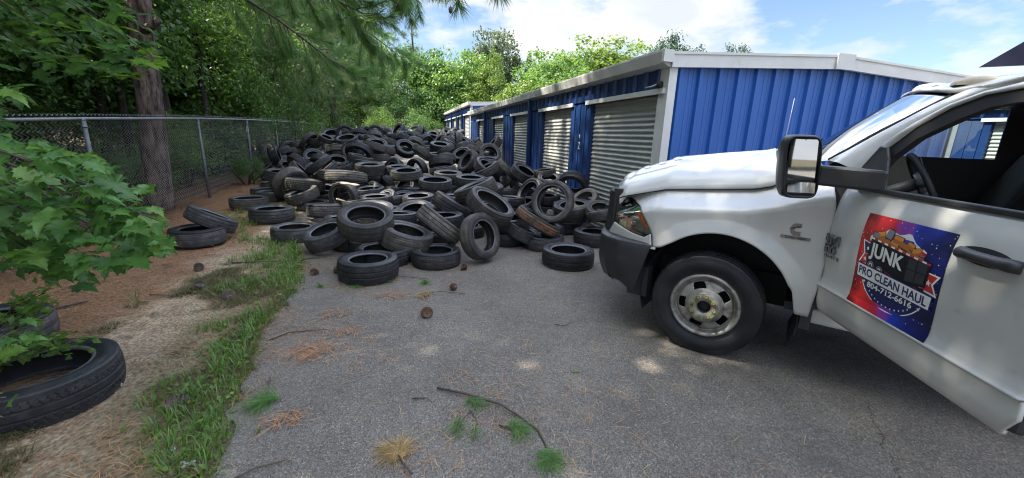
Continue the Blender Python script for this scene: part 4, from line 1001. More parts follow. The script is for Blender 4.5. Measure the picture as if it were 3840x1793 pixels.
# wheels
tread_a, tread_b = tire_meshes('sipe', .805, .255, .47, True)
def wheel(x, y, s, turn=0.0, dual=False):
    a = tread_a.copy() if False else tread_a
    o = bpy.data.objects.new('wheel', rim_me); COL.objects.link(o); o.parent = truck; o.location = (x, y, .395); o.rotation_euler = (0, 0, turn if s > 0 else turn + math.pi)
    for nm, me_ in (('wheel_tire', tread_a), ('wheel_tread', tread_b)):
        t = bpy.data.objects.new(nm, me_); COL.objects.link(t); t.parent = o; t.rotation_euler = (R_(90), 0, 0)
    for nm, me_ in (('lug_nuts', lug_me), ('nut_indicators', ind_me), ('hub', hub_me)):
        t = bpy.data.objects.new(nm, me_); COL.objects.link(t); t.parent = o
    return o
tread_a.materials.append(RUB[1]); tread_a.materials.append(RUB[1]); tread_b.materials.append(TRD[1])
prof = [(.205, -.09), (.214, .05), (.222, .085), (.236, .098), (.243, .108), (.240, .118), (.230, .116), (.222, .100), (.216, .082), (.207, .070), (.196, .074), (.186, .088), (.172, .094), (.150, .098), (.132, .104), (.118, .120), (.110, .142), (.100, .150), (.058, .150), (.054, .144), (.053, .09)]
NS = 180; mb = MB(); v = []; f = []
fine = []
for (r0, h0), (r1, h1) in zip(prof, prof[1:]):
    n_ = 8 if .11 < min(r0, r1) and max(r0, r1) < .197 and h0 > .05 else 1
    for q in range(n_): fine.append((r0 + (r1 - r0) * q / n_, h0 + (h1 - h0) * q / n_))
fine.append(prof[-1])
for k in range(NS):
    an = 2 * math.pi * k / NS
    for r, h in fine: v.append((r * math.cos(an), h, r * math.sin(an)))
m = len(fine)
for k in range(NS):
    for i in range(m - 1):
        r = (fine[i][0] + fine[i + 1][0]) / 2; an = 2 * math.pi * (k + .5) / NS; front = fine[i][1] > .06
        if front and .122 < r < .200:
            hit = False
            for q in range(5):
                c = R_(70 + 72 * q); da = (an - c + math.pi) % (2 * math.pi) - math.pi
                hw = .044 * (1 if r < .165 else max(0, 1 - ((r - .165) / .024) ** 2) ** .5 * .35 + .65)
                if .136 < r < .186 and abs(da) * r < hw: hit = True
            if hit: continue
        f.append((k * m + i, ((k + 1) % NS) * m + i, ((k + 1) % NS) * m + i + 1, k * m + i + 1))
mb.add(v, f, True); tmp = mb.build('wheel', [RIMM], truck); d_ = tmp.modifiers.new('s', 'SOLIDIFY'); d_.thickness = .006; d_.offset = -1
dg = bpy.context.evaluated_depsgraph_get(); rim_me = bpy.data.meshes.new_from_object(tmp.evaluated_get(dg)); bpy.data.objects.remove(tmp)
mb = MB()
for q in range(8):
    an = 2 * math.pi * q / 8 + .2; c = (.083 * math.cos(an), 0, .083 * math.sin(an)); mb.lathe([(0, .182), (.007, .181), (.009, .175), (.012, .172), (.013, .152), (.018, .150)], 10, 'y', c)
lug_me = mb.build('lug_nuts', [RUSTY], truck).data  # lug nuts around the hub
mb = MB()
for q in range(8):
    an = 2 * math.pi * q / 8 + .2; c = (.083 * math.cos(an), 0, .083 * math.sin(an)); mb.lathe([(.0125, .1535), (.021, .1535), (.021, .158), (.0125, .158)], 14, 'y', c, closed=True)
    if q % 2 == 0:
        a2 = an + 2 * math.pi / 8; p0 = Vector((.098 * math.cos(an + .12), .1525, .098 * math.sin(an + .12))); p1 = Vector((.098 * math.cos(a2 - .12), .1525, .098 * math.sin(a2 - .12)))
        mb.prism([p0 * 1.0, p1 * 1.0, Vector((p1.x * .86, p1.y, p1.z * .86)), Vector((p0.x * .86, p0.y, p0.z * .86))], (0, .004, 0))
ind_me = mb.build('nut_indicators', [LIME], truck).data  # lug nut indicators: rings around the nuts, bars between pairs
mb = MB(); mb.lathe([(.0, .118), (.04, .118), (.05, .10), (.054, .06)], 28, 'y'); mb.cur = 1; mb.lathe([(.0, .0), (.20, -.0), (.204, -.06)], 28, 'y'); mb.lathe([(.108, .1502), (.062, .1506)], 40, 'y')
mb.m = [0 if i < 28 * 3 else (1 if i < 28 * 5 else 2) for i in range(len(mb.f))]
hub_me = mb.build('hub', [BLK, BLK, RUSTY], truck).data
for nm in ('lug_nuts', 'nut_indicators', 'hub'):
    for o_ in [q for q in bpy.data.objects if q.name == nm]: bpy.data.objects.remove(o_)
wheel(0, .815, 1, R_(3)); wheel(0, -.815, -1, R_(3))
for s in (1, -1): wheel(-3.55, s * .86, s); wheel(-3.55, s * .56, s)
# cab: pillars, roof, glass
PI_ = [(-.571, .760, 1.518), (-.696, .748, 1.620), (-.834, .735, 1.730), (-.954, .720, 1.826), (-1.068, .700, 1.909), (-1.20, .690, 1.965)]
PO_ = [(-.690, .845, 1.480), (-.807, .825, 1.655), (-.932, .810, 1.769), (-1.058, .795, 1.868), (-1.180, .785, 1.934), (-1.309, .780, 1.979)]
for s in (1, -1):
    mb = MB(); n_ = len(PI_)
    rows = []
    for a, b in zip(PI_, PO_):
        a, b = Vector(a), Vector(b); mid = a.lerp(b, .5) + Vector((.012, .012, .012)); rows.append([a + Vector((-.01, -.03, -.03)), a, mid, b, b + Vector((-.035, -.022, -.022)), b + Vector((-.10, -.06, -.055))])
    mb.add([(p.x, s * p.y, p.z) for r in rows for p in r], [(i * 6 + k, i * 6 + k + 1, i * 6 + k + 7, i * 6 + k + 6) for i in range(n_ - 1) for k in range(5)], True)
    mb.build('windshield_pillar', PAINT, truck)
    mb = MB(); mb.tube([(x, s * (y - .006), z + .004) for x, y, z in PI_[:5]], .008, 6); mb.build('windshield_seal', BLK, truck)
def roof_z(x, y):
    zc = interp(x, [-2.06, -1.9, -1.6, -1.3, -1.1, -.955], [2.030, 2.048, 2.058, 2.043, 2.015, 1.975])
    ze = interp(x, [-2.06, -1.6, -1.31, -1.18, -1.07, -.95], [1.955, 1.985, 1.976, 1.932, 1.898, 1.865])
    return zc - (zc - ze) * min(1, abs(y) / .78) ** 2.3
def roof_pt(u, v):
    y = -.78 + 1.56 * v; t = abs(y) / .78
    x0 = -.955 - .115 * (y / .70) ** 2 - .10 * max(0, t - .88) / .12; x = x0 + (-2.06 - x0) * u
    return (x, y, roof_z(x, y))
mb = MB(); mb.grid(roof_pt, 24, 30); roof = mb.build('cab_roof', PAINT, truck, solid=.02)
mb = MB(); mb.grid(lambda u, v: (lambda p: (p[0] - .03, p[1] * .97, p[2] - .045))(roof_pt(u, v)), 10, 10); mb.build('headliner', INT2, truck)
def ws_pt(u, v):
    y = (-1 + 2 * u); b = Vector((-.33 - .24 * y * y, .76 * y, 1.455 + .063 * y * y)); t_ = Vector((-.955 - .113 * y * y, .70 * y, 1.975 - .066 * y * y)); p = b.lerp(t_, v); p.x += .03 * math.sin(math.pi * v); return tuple(p)
mb = MB(); mb.grid(ws_pt, 24, 12); mb.build('windshield', WSG, truck)
mb = MB(); mb.grid(lambda u, v: (lambda p: (p[0] - .004, p[1], p[2] - .004))(ws_pt(u, .93 + .07 * v)), 24, 1); mb.grid(lambda u, v: (lambda p: (p[0] - .004, p[1], p[2] - .004))(ws_pt(u, .0 + .05 * v)), 24, 1); mb.build('windshield_band', BLK, truck)
mb = MB(); mb.grid(lambda u, v: (lambda y: (HX0(y) - .01 + (-.34 - .19 * (y / .76) ** 2 - HX0(y)) * v, y, hoodz(HX0(y), y) - .03 + (1.44 + .03 * (y / .76) ** 2 - hoodz(HX0(y), y) + .03) * v))(-.80 + 1.6 * u), 30, 4); cow = mb.build('cowl', BLKP, truck)
mb = MB()
for y0, y1 in ((.50, .05), (-.10, -.55)):
    mb.tube([(-.30, y0, 1.50), (-.335, (y0 + y1) / 2, 1.515), (-.37, y1, 1.50)], .011, 6); mb.tube([(-.27, y0 + .06, 1.475), (-.31, (y0 + y1) / 2 + .12, 1.53), (-.345, (y0 + y1) / 2, 1.525)], .012, 6)
mb.build('wiper', BLK, cow)
mb = MB(); mb.tube([(-.24, -.78, 1.30), (-.26, -.80, 2.05)], .0035, 5); mb.build('aerial', STEEL, truck)
mb = MB()
mb.grid(lambda u, v: (-.56 - .02 * v, .83 + .0 * u - .13 * v, 1.40 + .12 * v), 2, 2)
# cab lights on the roof front edge: five domes, one lens missing
for i, (x_, y) in enumerate(((-1.215, .60), (-1.155, .30), (-1.13, 0.0), (-1.15, -.30), (-1.21, -.60))):
    p = Vector((x_, y, roof_z(x_, y) - .004)); mb = MB(); miss = (i == 1)
    L_, W_, H_ = (.085, .055, .016) if miss else (.105, .062, .052)
    mb.grid(lambda u, v: (p.x + .035 - L_ * (math.cos(math.pi * u)) * (1), p.y + W_ * math.cos(math.pi * v), p.z + H_ * math.sin(math.pi * u) ** .7 * math.sin(math.pi * v) ** .55 - .006), 12, 12); q = mb.build('cab_light', BLKP if miss else BEIGE, roof)
# cab shell: back wall, sills, floor, passenger side
mb = MB(); mb.box((-2.08, -.93, .50), (-2.04, .93, 1.45)); mb.box((-2.08, -.80, 1.45), (-2.04, -.58, 1.96)); mb.box((-2.08, .58, 1.45), (-2.04, .80, 1.96)); mb.box((-2.08, -.58, 1.88), (-2.04, .58, 1.96)); mb.build('cab_back', PAINT, truck)
mb = MB(); mb.box((-2.075, -.58, 1.45), (-2.06, .58, 1.88)); mb.build('rear_window', GLASS, truck)
mb = MB(); mb.box((-2.04, .80, .44), (-.64, .905, .545)); mb.box((-2.04, -.905, .44), (-.64, -.80, .545)); mb.build('rocker_sill', PAINT, truck, bevel=.02)
mb = MB(); mb.box((-2.04, -.80, .47), (-.50, .80, .53)); mb.box((-.60, -.84, .53), (-.56, .84, 1.42)); mb.build('cab_floor', INT, truck)
mb = MB(); mb.box((-2.04, .86, .55), (-1.94, .93, 1.42)); mb.box((-2.04, .72, 1.42), (-1.94, .86, 1.96)); mb.build('door_pillar', INT, truck)
for y0, y1, mt_, nm in ((-.83, -.80, INT, 'passenger_door_trim'), (-.93, -.835, PAINT, 'passenger_door')):
    mb = MB(); mb.box((-2.04, y0, .56), (-.64, y1, 1.55)) if mt_ is INT else mb.box((-2.04, y0, .56), (-.64, y1, 1.40))
    if mt_ is INT:
        mb.box((-2.04, y0, 1.55), (-1.69, y1, 1.97)); mb.prism([(-.64, y0, 1.55), (-.95, y0, 1.55), (-1.24, y0, 1.925), (-1.24, y0, 1.97), (-1.12, y0, 1.93)], (0, y1 - y0, 0)); mb.box((-1.69, y0, 1.940), (-1.24, y1, 1.97))
    pd = mb.build(nm, mt_, truck)
mb = MB(); mb.prism([(-.95, -.815, 1.55), (-1.69, -.815, 1.55), (-1.69, -.815, 1.94), (-1.24, -.815, 1.94)], (0, -.006, 0)); mb.build('passenger_window', GLASS, truck)
# interior
mb = MB(); mb.prism([(-.60, -.80, .90), (-.95, -.80, .98), (-1.0, -.80, 1.16), (-.92, -.80, 1.33), (-.75, -.80, 1.40), (-.50, -.80, 1.43), (-.55, -.80, .90)], (0, 1.6, 0)); mb.build('dashboard', INT, truck, bevel=.02)
sw = Matrix.Translation((-1.10, .40, 1.40)) @ Matrix.Rotation(R_(-62), 4, 'Y')
mb = MB(); mb.tube([sw @ Vector((.19 * math.cos(a), .19 * math.sin(a), 0)) for a in np.linspace(0, 2 * math.pi, 33)], .018, 8, cap=False); stw = mb.build('steering_wheel', INT, truck)
mb = MB(); mb.tube([sw @ Vector((0, 0, .03)), sw @ Vector((0, 0, -.25))], .04, 10); mb.build('steering_column', INT, stw)
mb = MB()
for a in (R_(90), R_(-90), R_(180)):
    mb.tube([sw @ Vector((.05 * math.cos(a), .05 * math.sin(a), -.005)), sw @ Vector((.18 * math.cos(a), .18 * math.sin(a), 0))], [.035, .016], 8)
mb.lathe([(0, .02), (.05, .018), (.075, 0), (.06, -.03)], 16, 'z'); k = 16 * 4; mb.v[-k:] = [tuple(sw @ Vector(p)) for p in mb.v[-k:]]; mb.build('steering_spokes', INT2, stw)
for y0 in (.12, -.70):
    mb = MB(); mb.prism([(-1.20, y0, .86), (-1.72, y0, .82), (-1.72, y0, .95), (-1.25, y0, 1.0)], (0, .56, 0)); st_ = mb.build('seat', INT, truck, bevel=.04)
    mb = MB(); mb.prism([(-1.66, y0 + .02, .92), (-1.90, y0 + .04, 1.60), (-1.78, y0 + .04, 1.62), (-1.52, y0 + .02, .98)], (0, .52, 0)); mb.build('backrest', INT, st_, bevel=.04)
    mb = MB(); mb.prism([(-1.90, y0 + .16, 1.64), (-1.93, y0 + .16, 1.84), (-1.84, y0 + .16, 1.84), (-1.81, y0 + .16, 1.64)], (0, .25, 0)); mb.build('headrest', INT, st_, bevel=.03)
mb = MB(); mb.prism([(-1.56, .66, 1.20), (-1.92, .72, 1.78), (-1.90, .72, 1.80), (-1.52, .66, 1.22)], (0, .004, 0)); mb.build('seat_belt', INT2, truck)
# ---- driver door, open 62 degrees about its front edge
DN = [(.555, -.05), (.562, -.022), (.585, -.008), (.64, .004), (.70, .007), (.728, .010), (.742, .019), (.756, .010), (.80, .001), (.88, .004), (1.0, .012), (1.12, .015), (1.2, .010), (1.28, -.004), (1.345, -.024), (1.375, -.042)]
def dn(s, z):
    n_ = interp(z, [a for a, _ in DN], [b for _, b in DN])
    if s < .02: n_ -= .085 * ((.02 - s) / .12) ** 1.6
    return n_
def D(s, z, o=0.0, n=None): return (-s, (dn(s, z) if n is None else n) + o, z)
door = None
zs_ = [a for a, _ in DN]
zs2 = []
for a, b in zip(zs_, zs_[1:]): zs2 += list(np.linspace(a, b, 4)[:-1])
zs2.append(zs_[-1]); ss = [-.10, -.08, -.06, -.04, -.02, 0, .02] + list(np.linspace(.06, 1.16, 28)) + [1.19, 1.215, 1.235]
v = []
for z in zs2:
    for s in ss:
        s2 = s - (.0 if s < 1.1 else max(0, (.66 - z)) * .6 * (s - 1.1) / .135)
        v.append(D(s2, z))
W_ = len(ss); mb = MB(); mb.add(v, [(j * W_ + i, j * W_ + i + 1, (j + 1) * W_ + i + 1, (j + 1) * W_ + i) for j in range(len(zs2) - 1) for i in range(W_ - 1)], True)
door = mb.build('driver_door', PAINT, truck); door.data.polygons.foreach_set('use_smooth', [True] * len(door.data.polygons))
door.location = (-.66, .955, 0); door.rotation_euler = (0, 0, R_(-62))
d_ = door.modifiers.new('solid', 'SOLIDIFY'); d_.thickness = .02; d_.offset = -1
mb = MB(); mb.box((-1.20, -.15, .57), (-.02, -.05, 1.36)); mb.build('door_trim', INT, door, bevel=.02)
# window frame of the door
fo = [(.03, 1.375), (.045, 1.53), (.10, 1.645), (.262, 1.746), (.42, 1.827), (.567, 1.869), (.714, 1.889), (.95, 1.90), (1.12, 1.885), (1.19, 1.84), (1.215, 1.6), (1.215, 1.375)]
fm = [(.10, 1.375), (.11, 1.50), (.166, 1.613), (.28, 1.716), (.433, 1.804), (.578, 1.850), (.73, 1.862), (.95, 1.868), (1.10, 1.855), (1.16, 1.82), (1.185, 1.6), (1.185, 1.375)]
fi = [(.14, 1.375), (.17, 1.50), (.202, 1.555), (.314, 1.66), (.50, 1.752), (.62, 1.795), (.72, 1.806), (.93, 1.815), (1.06, 1.80), (1.11, 1.77), (1.14, 1.6), (1.14, 1.375)]
tap = lambda z: -.045 - .20 * (z - 1.375)
mb = MB(); n_ = len(fo)
def fr(a, b, t, o): s = a[0] + (b[0] - a[0]) * t; z = a[1] + (b[1] - a[1]) * t; return (-s, tap(z) + o, z)
vv = []
for a, b in zip(fo, fm):
    vv += [fr(a, b, 0, -.05), fr(a, b, 0, -.006), fr(a, b, .12, .004), fr(a, b, 1, .004), fr(a, b, 1, -.05)]
ff = [(i * 5 + k, i * 5 + k + 1, i * 5 + k + 6, i * 5 + k + 5) for i in range(1, n_ - 1) for k in range(4)]
mb.add(vv, ff, True); mb.build('window_frame', PAINT, door)
mb = MB(); vv = []
for a, b in zip(fm, fi): vv += [fr(a, b, 0, -.004), fr(a, b, 1, -.008), fr(a, b, 1, -.05), fr(a, b, 0, -.055)]
mb.add(vv, [(i * 4 + k, i * 4 + (k + 1) % 4, i * 4 + 4 + (k + 1) % 4, i * 4 + 4 + k) for i in range(n_ - 1) for k in range(4)]); mb.build('window_seal', BLK, door)
mb = MB(); mb.prism([(-.02, tap(1.375), 1.368), (-.30, tap(1.375), 1.368), (-.23, tap(1.5), 1.56), (-.19, tap(1.57), 1.615), (-.14, tap(1.55), 1.618), (-.05, tap(1.5), 1.50)], (0, .018, 0)); mb.build('mirror_mount', BLKP, door, bevel=.006)
mb = MB(); mb.box((-1.235, -.052, 1.366), (-.10, -.018, 1.392)); mb.build('belt_moulding', BLKP, door, bevel=.006)
# mirror on a long arm
mb = MB(); mb.prism([(-.30, -.035, 1.372), (-.06, -.035, 1.372), (-.01, .20, 1.380), (-.09, .20, 1.380)], (0, 0, .118)); mir = mb.build('tow_mirror', BLKP, door, bevel=.015)
mb = MB(); cx_, cy_, cz_ = -.05, .298, 1.482
def sup(u, v):
    a = 2 * math.pi * u; e = .38; ca, sa = math.cos(a), math.sin(a)
    ry = .100 * abs(ca) ** e * (1 if ca > 0 else -1); rz = .186 * abs(sa) ** e * (1 if sa > 0 else -1)
    prf = [(0.0, .10), (.55, .098), (.86, .075), (1.0, .02), (1.0, -.035), (.97, -.055), (.93, -.058), (.90, -.045)]
    j = v * (len(prf) - 1); b = int(min(j, len(prf) - 2)); g = j - b; k, x = prf[b][0] * (1 - g) + prf[b + 1][0] * g, prf[b][1] * (1 - g) + prf[b + 1][1] * g
    sk = 1 - .06 * (rz / .186)
    return (cx_ + x, cy_ + ry * k + .03 * rz / .186 * .6, cz_ + rz * k)
mb.grid(sup, 64, 21); mb.build('mirror_housing', BLKP, mir)
mb = MB(); mb.box((cx_ - .045, cy_ - .083, cz_ - .165), (cx_ - .035, cy_ + .083, cz_ + .168)); mb.build('mirror_backing', BLK, mir, bevel=.004)
for z0, z1, tlt, nm in ((-.075, .160, 0, 'mirror_glass'), (-.150, -.088, 7, 'wide_angle_glass')):
    mb = MB(); hw = .076
    mb.grid(lambda u, v: (lambda yy, zz: (cx_ - .047 - (.012 * ((yy / hw) ** 2) if tlt else 0), cy_ + yy + .018 * zz / .186, cz_ + zz))(-hw + 2 * hw * u, z0 + (z1 - z0) * v), 12, 6); mb.build(nm, MIRR, mir)
# handle
mb = MB(); mb.grid(lambda u, v: D(.955 + .115 * math.cos(2 * math.pi * u) * v, 1.198 + .036 * math.sin(2 * math.pi * u) * v, .002), 28, 3); hnd = mb.build('door_handle', BLK, door)
mb = MB(); mb.tube([D(.865, 1.198, .006), D(.885, 1.199, .028), D(.95, 1.200, .036), D(1.03, 1.199, .034), D(1.075, 1.198, .022), D(1.10, 1.197, .006)], [.022, .025, .022, .022, .026, .024], 10); mb.build('handle_grip', BLKP, hnd)
# badges
def map_text(txt, size, fn, ext=.003, bold=.02):
    me = text_mesh(txt, size, ext, bold * size)
    for vtx in me.vertices: vtx.co = fn(vtx.co.x, vtx.co.y, vtx.co.z)
    return me
def join_me(name, mes, mats_, parent):
    mb = MB()
    for i, me in enumerate(mes):
        mb.cur = i if len(mats_) > 1 else 0
        mb.add([tuple(q.co) for q in me.vertices], [tuple(p.vertices) for p in me.polygons])
    return mb.build(name, mats_, parent)
badge = join_me('model_badge', [map_text('RAM', .086, lambda x, y, z: D(.018 + x * 1.25, 1.045 + y, .008 + z), .007, .03), map_text('3500', .070, lambda x, y, z: D(.020 + x * 1.22, .982 + y, .008 + z), .007, .03)], [CHROME], door)
mb = MB(); mb.prism([D(-.10, .930, .002), D(.135, .930, .002), D(.135, .951, .002), D(-.10, .951, .002)], (0, .006, 0)); mb.build('badge_bar', CHROME, badge)
join_me('badge_lettering', [map_text('HEAVY DUTY', .020, lambda x, y, z: D(.018 + x * 1.6, .9405 + y, .010 + z * .2))], [BLK], badge)
FY = lambda x, z, o=0: (x, YB(x, z) + o, z)
mb = MB()                                                                  # C-shaped emblem
pts = []
for a in np.linspace(R_(-90), R_(-270), 20): pts.append((.028 * math.cos(a), .040 * math.sin(a)))
outl = [(.030, -.040)] + pts + [(.030, .040), (.030, .016), (.0, .016), (-.008, .0), (.0, -.014), (.030, -.014)]
mb.prism([FY(-.475 - x, 1.075 + z, .0) for x, z in outl], (0, .006, 0)); emb = mb.build('engine_badge', CHROME, truck)
join_me('badge_script', [map_text('Cummins', .017, lambda x, y, z: FY(-.472 - (x * .93 - y * .37), 1.088 + x * .37 + y * .93, .0075 + z * .2))], [BLK], emb)
mb = MB(); mb.prism([FY(-.40, 1.010), FY(-.565, 1.010), FY(-.565, 1.030), FY(-.40, 1.030)], (0, .006, 0)); mb.build('badge_plate', CHROME, emb)
join_me('plate_lettering', [map_text('TURBO DIESEL', .018, lambda x, y, z: FY(-.4825 - x * 1.05, 1.0195 + y, .0068 + z * .2))], [BLK], emb)
# magnetic advertising sign on the door
def S(u, v_, o=.001): return D(.285 + .535 * u, .75 + .51 * v_, o)
def sheet(mb, quad, o, nu=6, nv=6):
    (a, b, c, d) = [Vector((*q, 0)) for q in quad]
    mb.grid(lambda u, v: (lambda q: S(q.x, q.y, o))((a * (1 - u) + b * u) * (1 - v) + (d * (1 - u) + c * u) * v), nu, nv, smooth=False, flip=True)
def poly(mb, pts, o): mb.add([S(x, y, o) for x, y in pts], [tuple(range(len(pts)))])
def star(mb, x, y, r, o, rot=90): poly(mb, [(x + (r if k % 2 == 0 else r * .42) * math.cos(R_(rot + 36 * k)), y + (r if k % 2 == 0 else r * .42) * math.sin(R_(rot + 36 * k))) for k in range(10)], o)
mneb = bpy.data.materials.new('sign_print'); mneb.use_nodes = True; t = mneb.node_tree; b = t.nodes['Principled BSDF']; b.inputs['Roughness'].default_value = .35
tcn = t.nodes.new('ShaderNodeTexCoord'); sp = t.nodes.new('ShaderNodeSeparateXYZ'); nz = t.nodes.new('ShaderNodeTexNoise'); nz.inputs['Scale'].default_value = 9; nz.inputs['Detail'].default_value = 7
t.links.new(tcn.outputs['Object'], sp.inputs[0]); t.links.new(tcn.outputs['Object'], nz.inputs[0])
ma = t.nodes.new('ShaderNodeMath'); ma.operation = 'MULTIPLY_ADD'; ma.inputs[1].default_value = -1 / .535; ma.inputs[2].default_value = -.285 / .535; t.links.new(sp.outputs[0], ma.inputs[0])
mb_ = t.nodes.new('ShaderNodeMath'); mb_.operation = 'MULTIPLY_ADD'; mb_.inputs[1].default_value = .55; t.links.new(nz.outputs[0], mb_.inputs[0]); 
ad = t.nodes.new('ShaderNodeMath'); ad.operation = 'ADD'; t.links.new(ma.outputs[0], ad.inputs[0]); mb_.inputs[2].default_value = -.275; t.links.new(mb_.outputs[0], ad.inputs[1])
rp = t.nodes.new('ShaderNodeValToRGB'); e = rp.color_ramp.elements; e[0].position = 0; e[0].color = (.16, .006, .006, 1); e[1].position = 1; e[1].color = (.004, .006, .035, 1)
for p, c in ((.14, (.62, .03, .03)), (.36, (.50, .02, .03)), (.46, (.30, .04, .25)), (.58, (.02, .05, .42)), (.78, (.012, .02, .16))): q = e.new(p); q.color = (*c, 1)
t.links.new(ad.outputs[0], rp.inputs[0]); t.links.new(rp.outputs[0], b.inputs['Base Color'])
mk = lambda n_, c: mat(n_, c, .38)
SM = [mneb, mk('sign_white', (.80, .80, .78)), mk('sign_black', (.010, .011, .016)), mk('sign_orange', (.72, .26, .05)), mk('sign_navy', (.012, .018, .11)), mk('sign_red', (.55, .03, .03)), mk('sign_grey', (.22, .24, .27)), mk('sign_tan', (.42, .15, .03)), mk('sign_sky', (.22, .45, .85)), mk('sign_dark', (.04, .043, .05))]
mb = MB(); sheet(mb, ((0, 0), (1, 0), (1, 1), (0, 1)), .0015, 14, 14)
rs = random.Random(5)
mb.cur = 1
for k in range(150):
    x, y = rs.random(), rs.random(); r = rs.choice((.003, .004, .004, .006)); poly(mb, [(x + r * math.cos(a), y + r * math.sin(a)) for a in np.linspace(0, 2 * math.pi, 6)[:-1]], .0018)
mb.cur = 8; glow = [(.46 + .34 * math.cos(a) * (1 + .12 * math.sin(5 * a)), .70 + .19 * math.sin(a) * (1 + .15 * math.sin(7 * a))) for a in np.linspace(0, 2 * math.pi, 41)[:-1]]
mb.cur = 1; poly(mb, [(.46 + (x - .46) * .92, .715 + (y - .70) * .92) for x, y in glow], .0021)
# flags with stars left and right
mb.cur = 1; poly(mb, [(.045, .72), (.21, .69), (.21, .48), (.02, .44), (.09, .58)], .0023); poly(mb, [(.80, .62), (1.0 - .02, .61), (.93, .52), (.985, .42), (.80, .44)], .0023)
mb.cur = 4; poly(mb, [(.065, .705), (.20, .68), (.20, .585), (.105, .58)], .0026)
mb.cur = 5; poly(mb, [(.105, .575), (.20, .58), (.20, .49), (.045, .455)], .0026); poly(mb, [(.82, .605), (.955, .598), (.91, .52), (.96, .44), (.82, .455)], .0026)
mb.cur = 1; star(mb, .135, .635, .028, .0029); star(mb, .12, .52, .028, .0029); star(mb, .88, .525, .034, .0029)
# round seal below the banner
mb.cur = 4; poly(mb, [(.50 + .40 * math.cos(a), .42 + .345 * math.sin(a)) for a in np.linspace(R_(190), R_(350), 30)], .0023)
def ring(r0, r1, o):
    aa_ = np.linspace(R_(188), R_(352), 40)
    for a0, a1 in zip(aa_, aa_[1:]): poly(mb, [(.5 + r * math.cos(a) * 1.16, .42 + r * math.sin(a)) for r, a in ((r0, a0), (r0, a1), (r1, a1), (r1, a0))], o)
mb.cur = 1; ring(.335, .345, .0026); ring(.255, .262, .0026)
mb.cur = 5; poly(mb, [(.5 + .28 * math.cos(a), .42 + .25 * math.sin(a)) for a in np.linspace(R_(222), R_(318), 20)], .0025)
mb.cur = 1
for a in np.linspace(R_(200), R_(340), 17): star(mb, .5 + .298 * 1.16 * math.cos(a), .42 + .298 * math.sin(a), .013, .0028)
mb.cur = 4; poly(mb, [(.10, .33), (.90, .33), (.80, .215), (.20, .215)], .0029)
# boxes and junk heaped above the container
for x, y, w_, h_, rot, c in ((.26, .80, .10, .09, 20, 3), (.20, .79, .08, .06, -5, 6), (.36, .84, .075, .10, -12, 6), (.47, .81, .11, .075, -5, 3), (.34, .755, .10, .06, 25, 7), (.44, .755, .10, .06, -20, 3), (.55, .77, .12, .06, -12, 7), (.62, .79, .08, .06, -15, 3), (.54, .725, .08, .06, 8, 3), (.70, .745, .10, .08, 18, 3), (.76, .745, .06, .05, -10, 5), (.62, .725, .07, .05, -30, 7), (.75, .71, .07, .05, 10, 6)):
    ca, sa = math.cos(R_(rot)), math.sin(R_(rot)); q = [(x + (ca * dx - sa * dy), y + (sa * dx + ca * dy)) for dx, dy in ((-w_ / 2, -h_ / 2), (w_ / 2, -h_ / 2), (w_ / 2, h_ / 2), (-w_ / 2, h_ / 2))]
    mb.cur = 2; poly(mb, [(x + (px - x) * 1.12, y + (py - y) * 1.14) for px, py in q], .0030 + .00005 * c); mb.cur = c; poly(mb, q, .0034 + .00004 * c); mb.cur = 7 if c == 3 else 2; poly(mb, [q[0], q[1], ((q[1][0] + q[2][0]) / 2, (q[1][1] + q[2][1]) / 2), ((q[0][0] + q[3][0]) / 2, (q[0][1] + q[3][1]) / 2)] if c == 3 else [q[0], q[1], (q[1][0], q[1][1] + .008), (q[0][0], q[0][1] + .008)], .0037 + .00004 * c)
# the trailer
mb.cur = 2; poly(mb, [(.15, .765), (.62, .715), (.87, .70), (.865, .47), (.62, .435), (.14, .52)], .0042)
mb.cur = 9; poly(mb, [(.64, .68), (.845, .675), (.84, .49), (.64, .46)], .0045)
mb.cur = 2; poly(mb, [(.735, .68), (.745, .68), (.745, .48), (.735, .48)], .0047); poly(mb, [(.64, .585), (.845, .585), (.845, .575), (.64, .575)], .0047)
for k in range(16):
    t0, t1 = k / 16, (k + 1) / 16; mb.cur = 5 if k % 2 else 1
    f_ = lambda t: (.15 + .72 * t, .768 - .075 * t); (x0, y0), (x1, y1) = f_(t0), f_(t1); poly(mb, [(x0, y0 - .018), (x1, y1 - .018), (x1, y1), (x0, y0)], .0047)
for x, y in ((.215, .475), (.335, .452)):
    for r, c, o in ((.066, 2, .0047), (.046, 6, .0050), (.034, 2, .0052), (.026, 1, .0054), (.012, 2, .0056)): mb.cur = c; poly(mb, [(x + r * .95 * math.cos(a), y + r * math.sin(a)) for a in np.linspace(0, 2 * math.pi, 18)[:-1]], o)
mb.cur = 2; poly(mb, [(.42, .45), (.86, .455), (.86, .43), (.42, .41)], .0046)
for x in (.48, .54, .66, .76): mb.cur = 1 if x < .6 else 5; poly(mb, [(x, .425), (x + .03, .424), (x + .03, .438), (x, .439)], .0049)
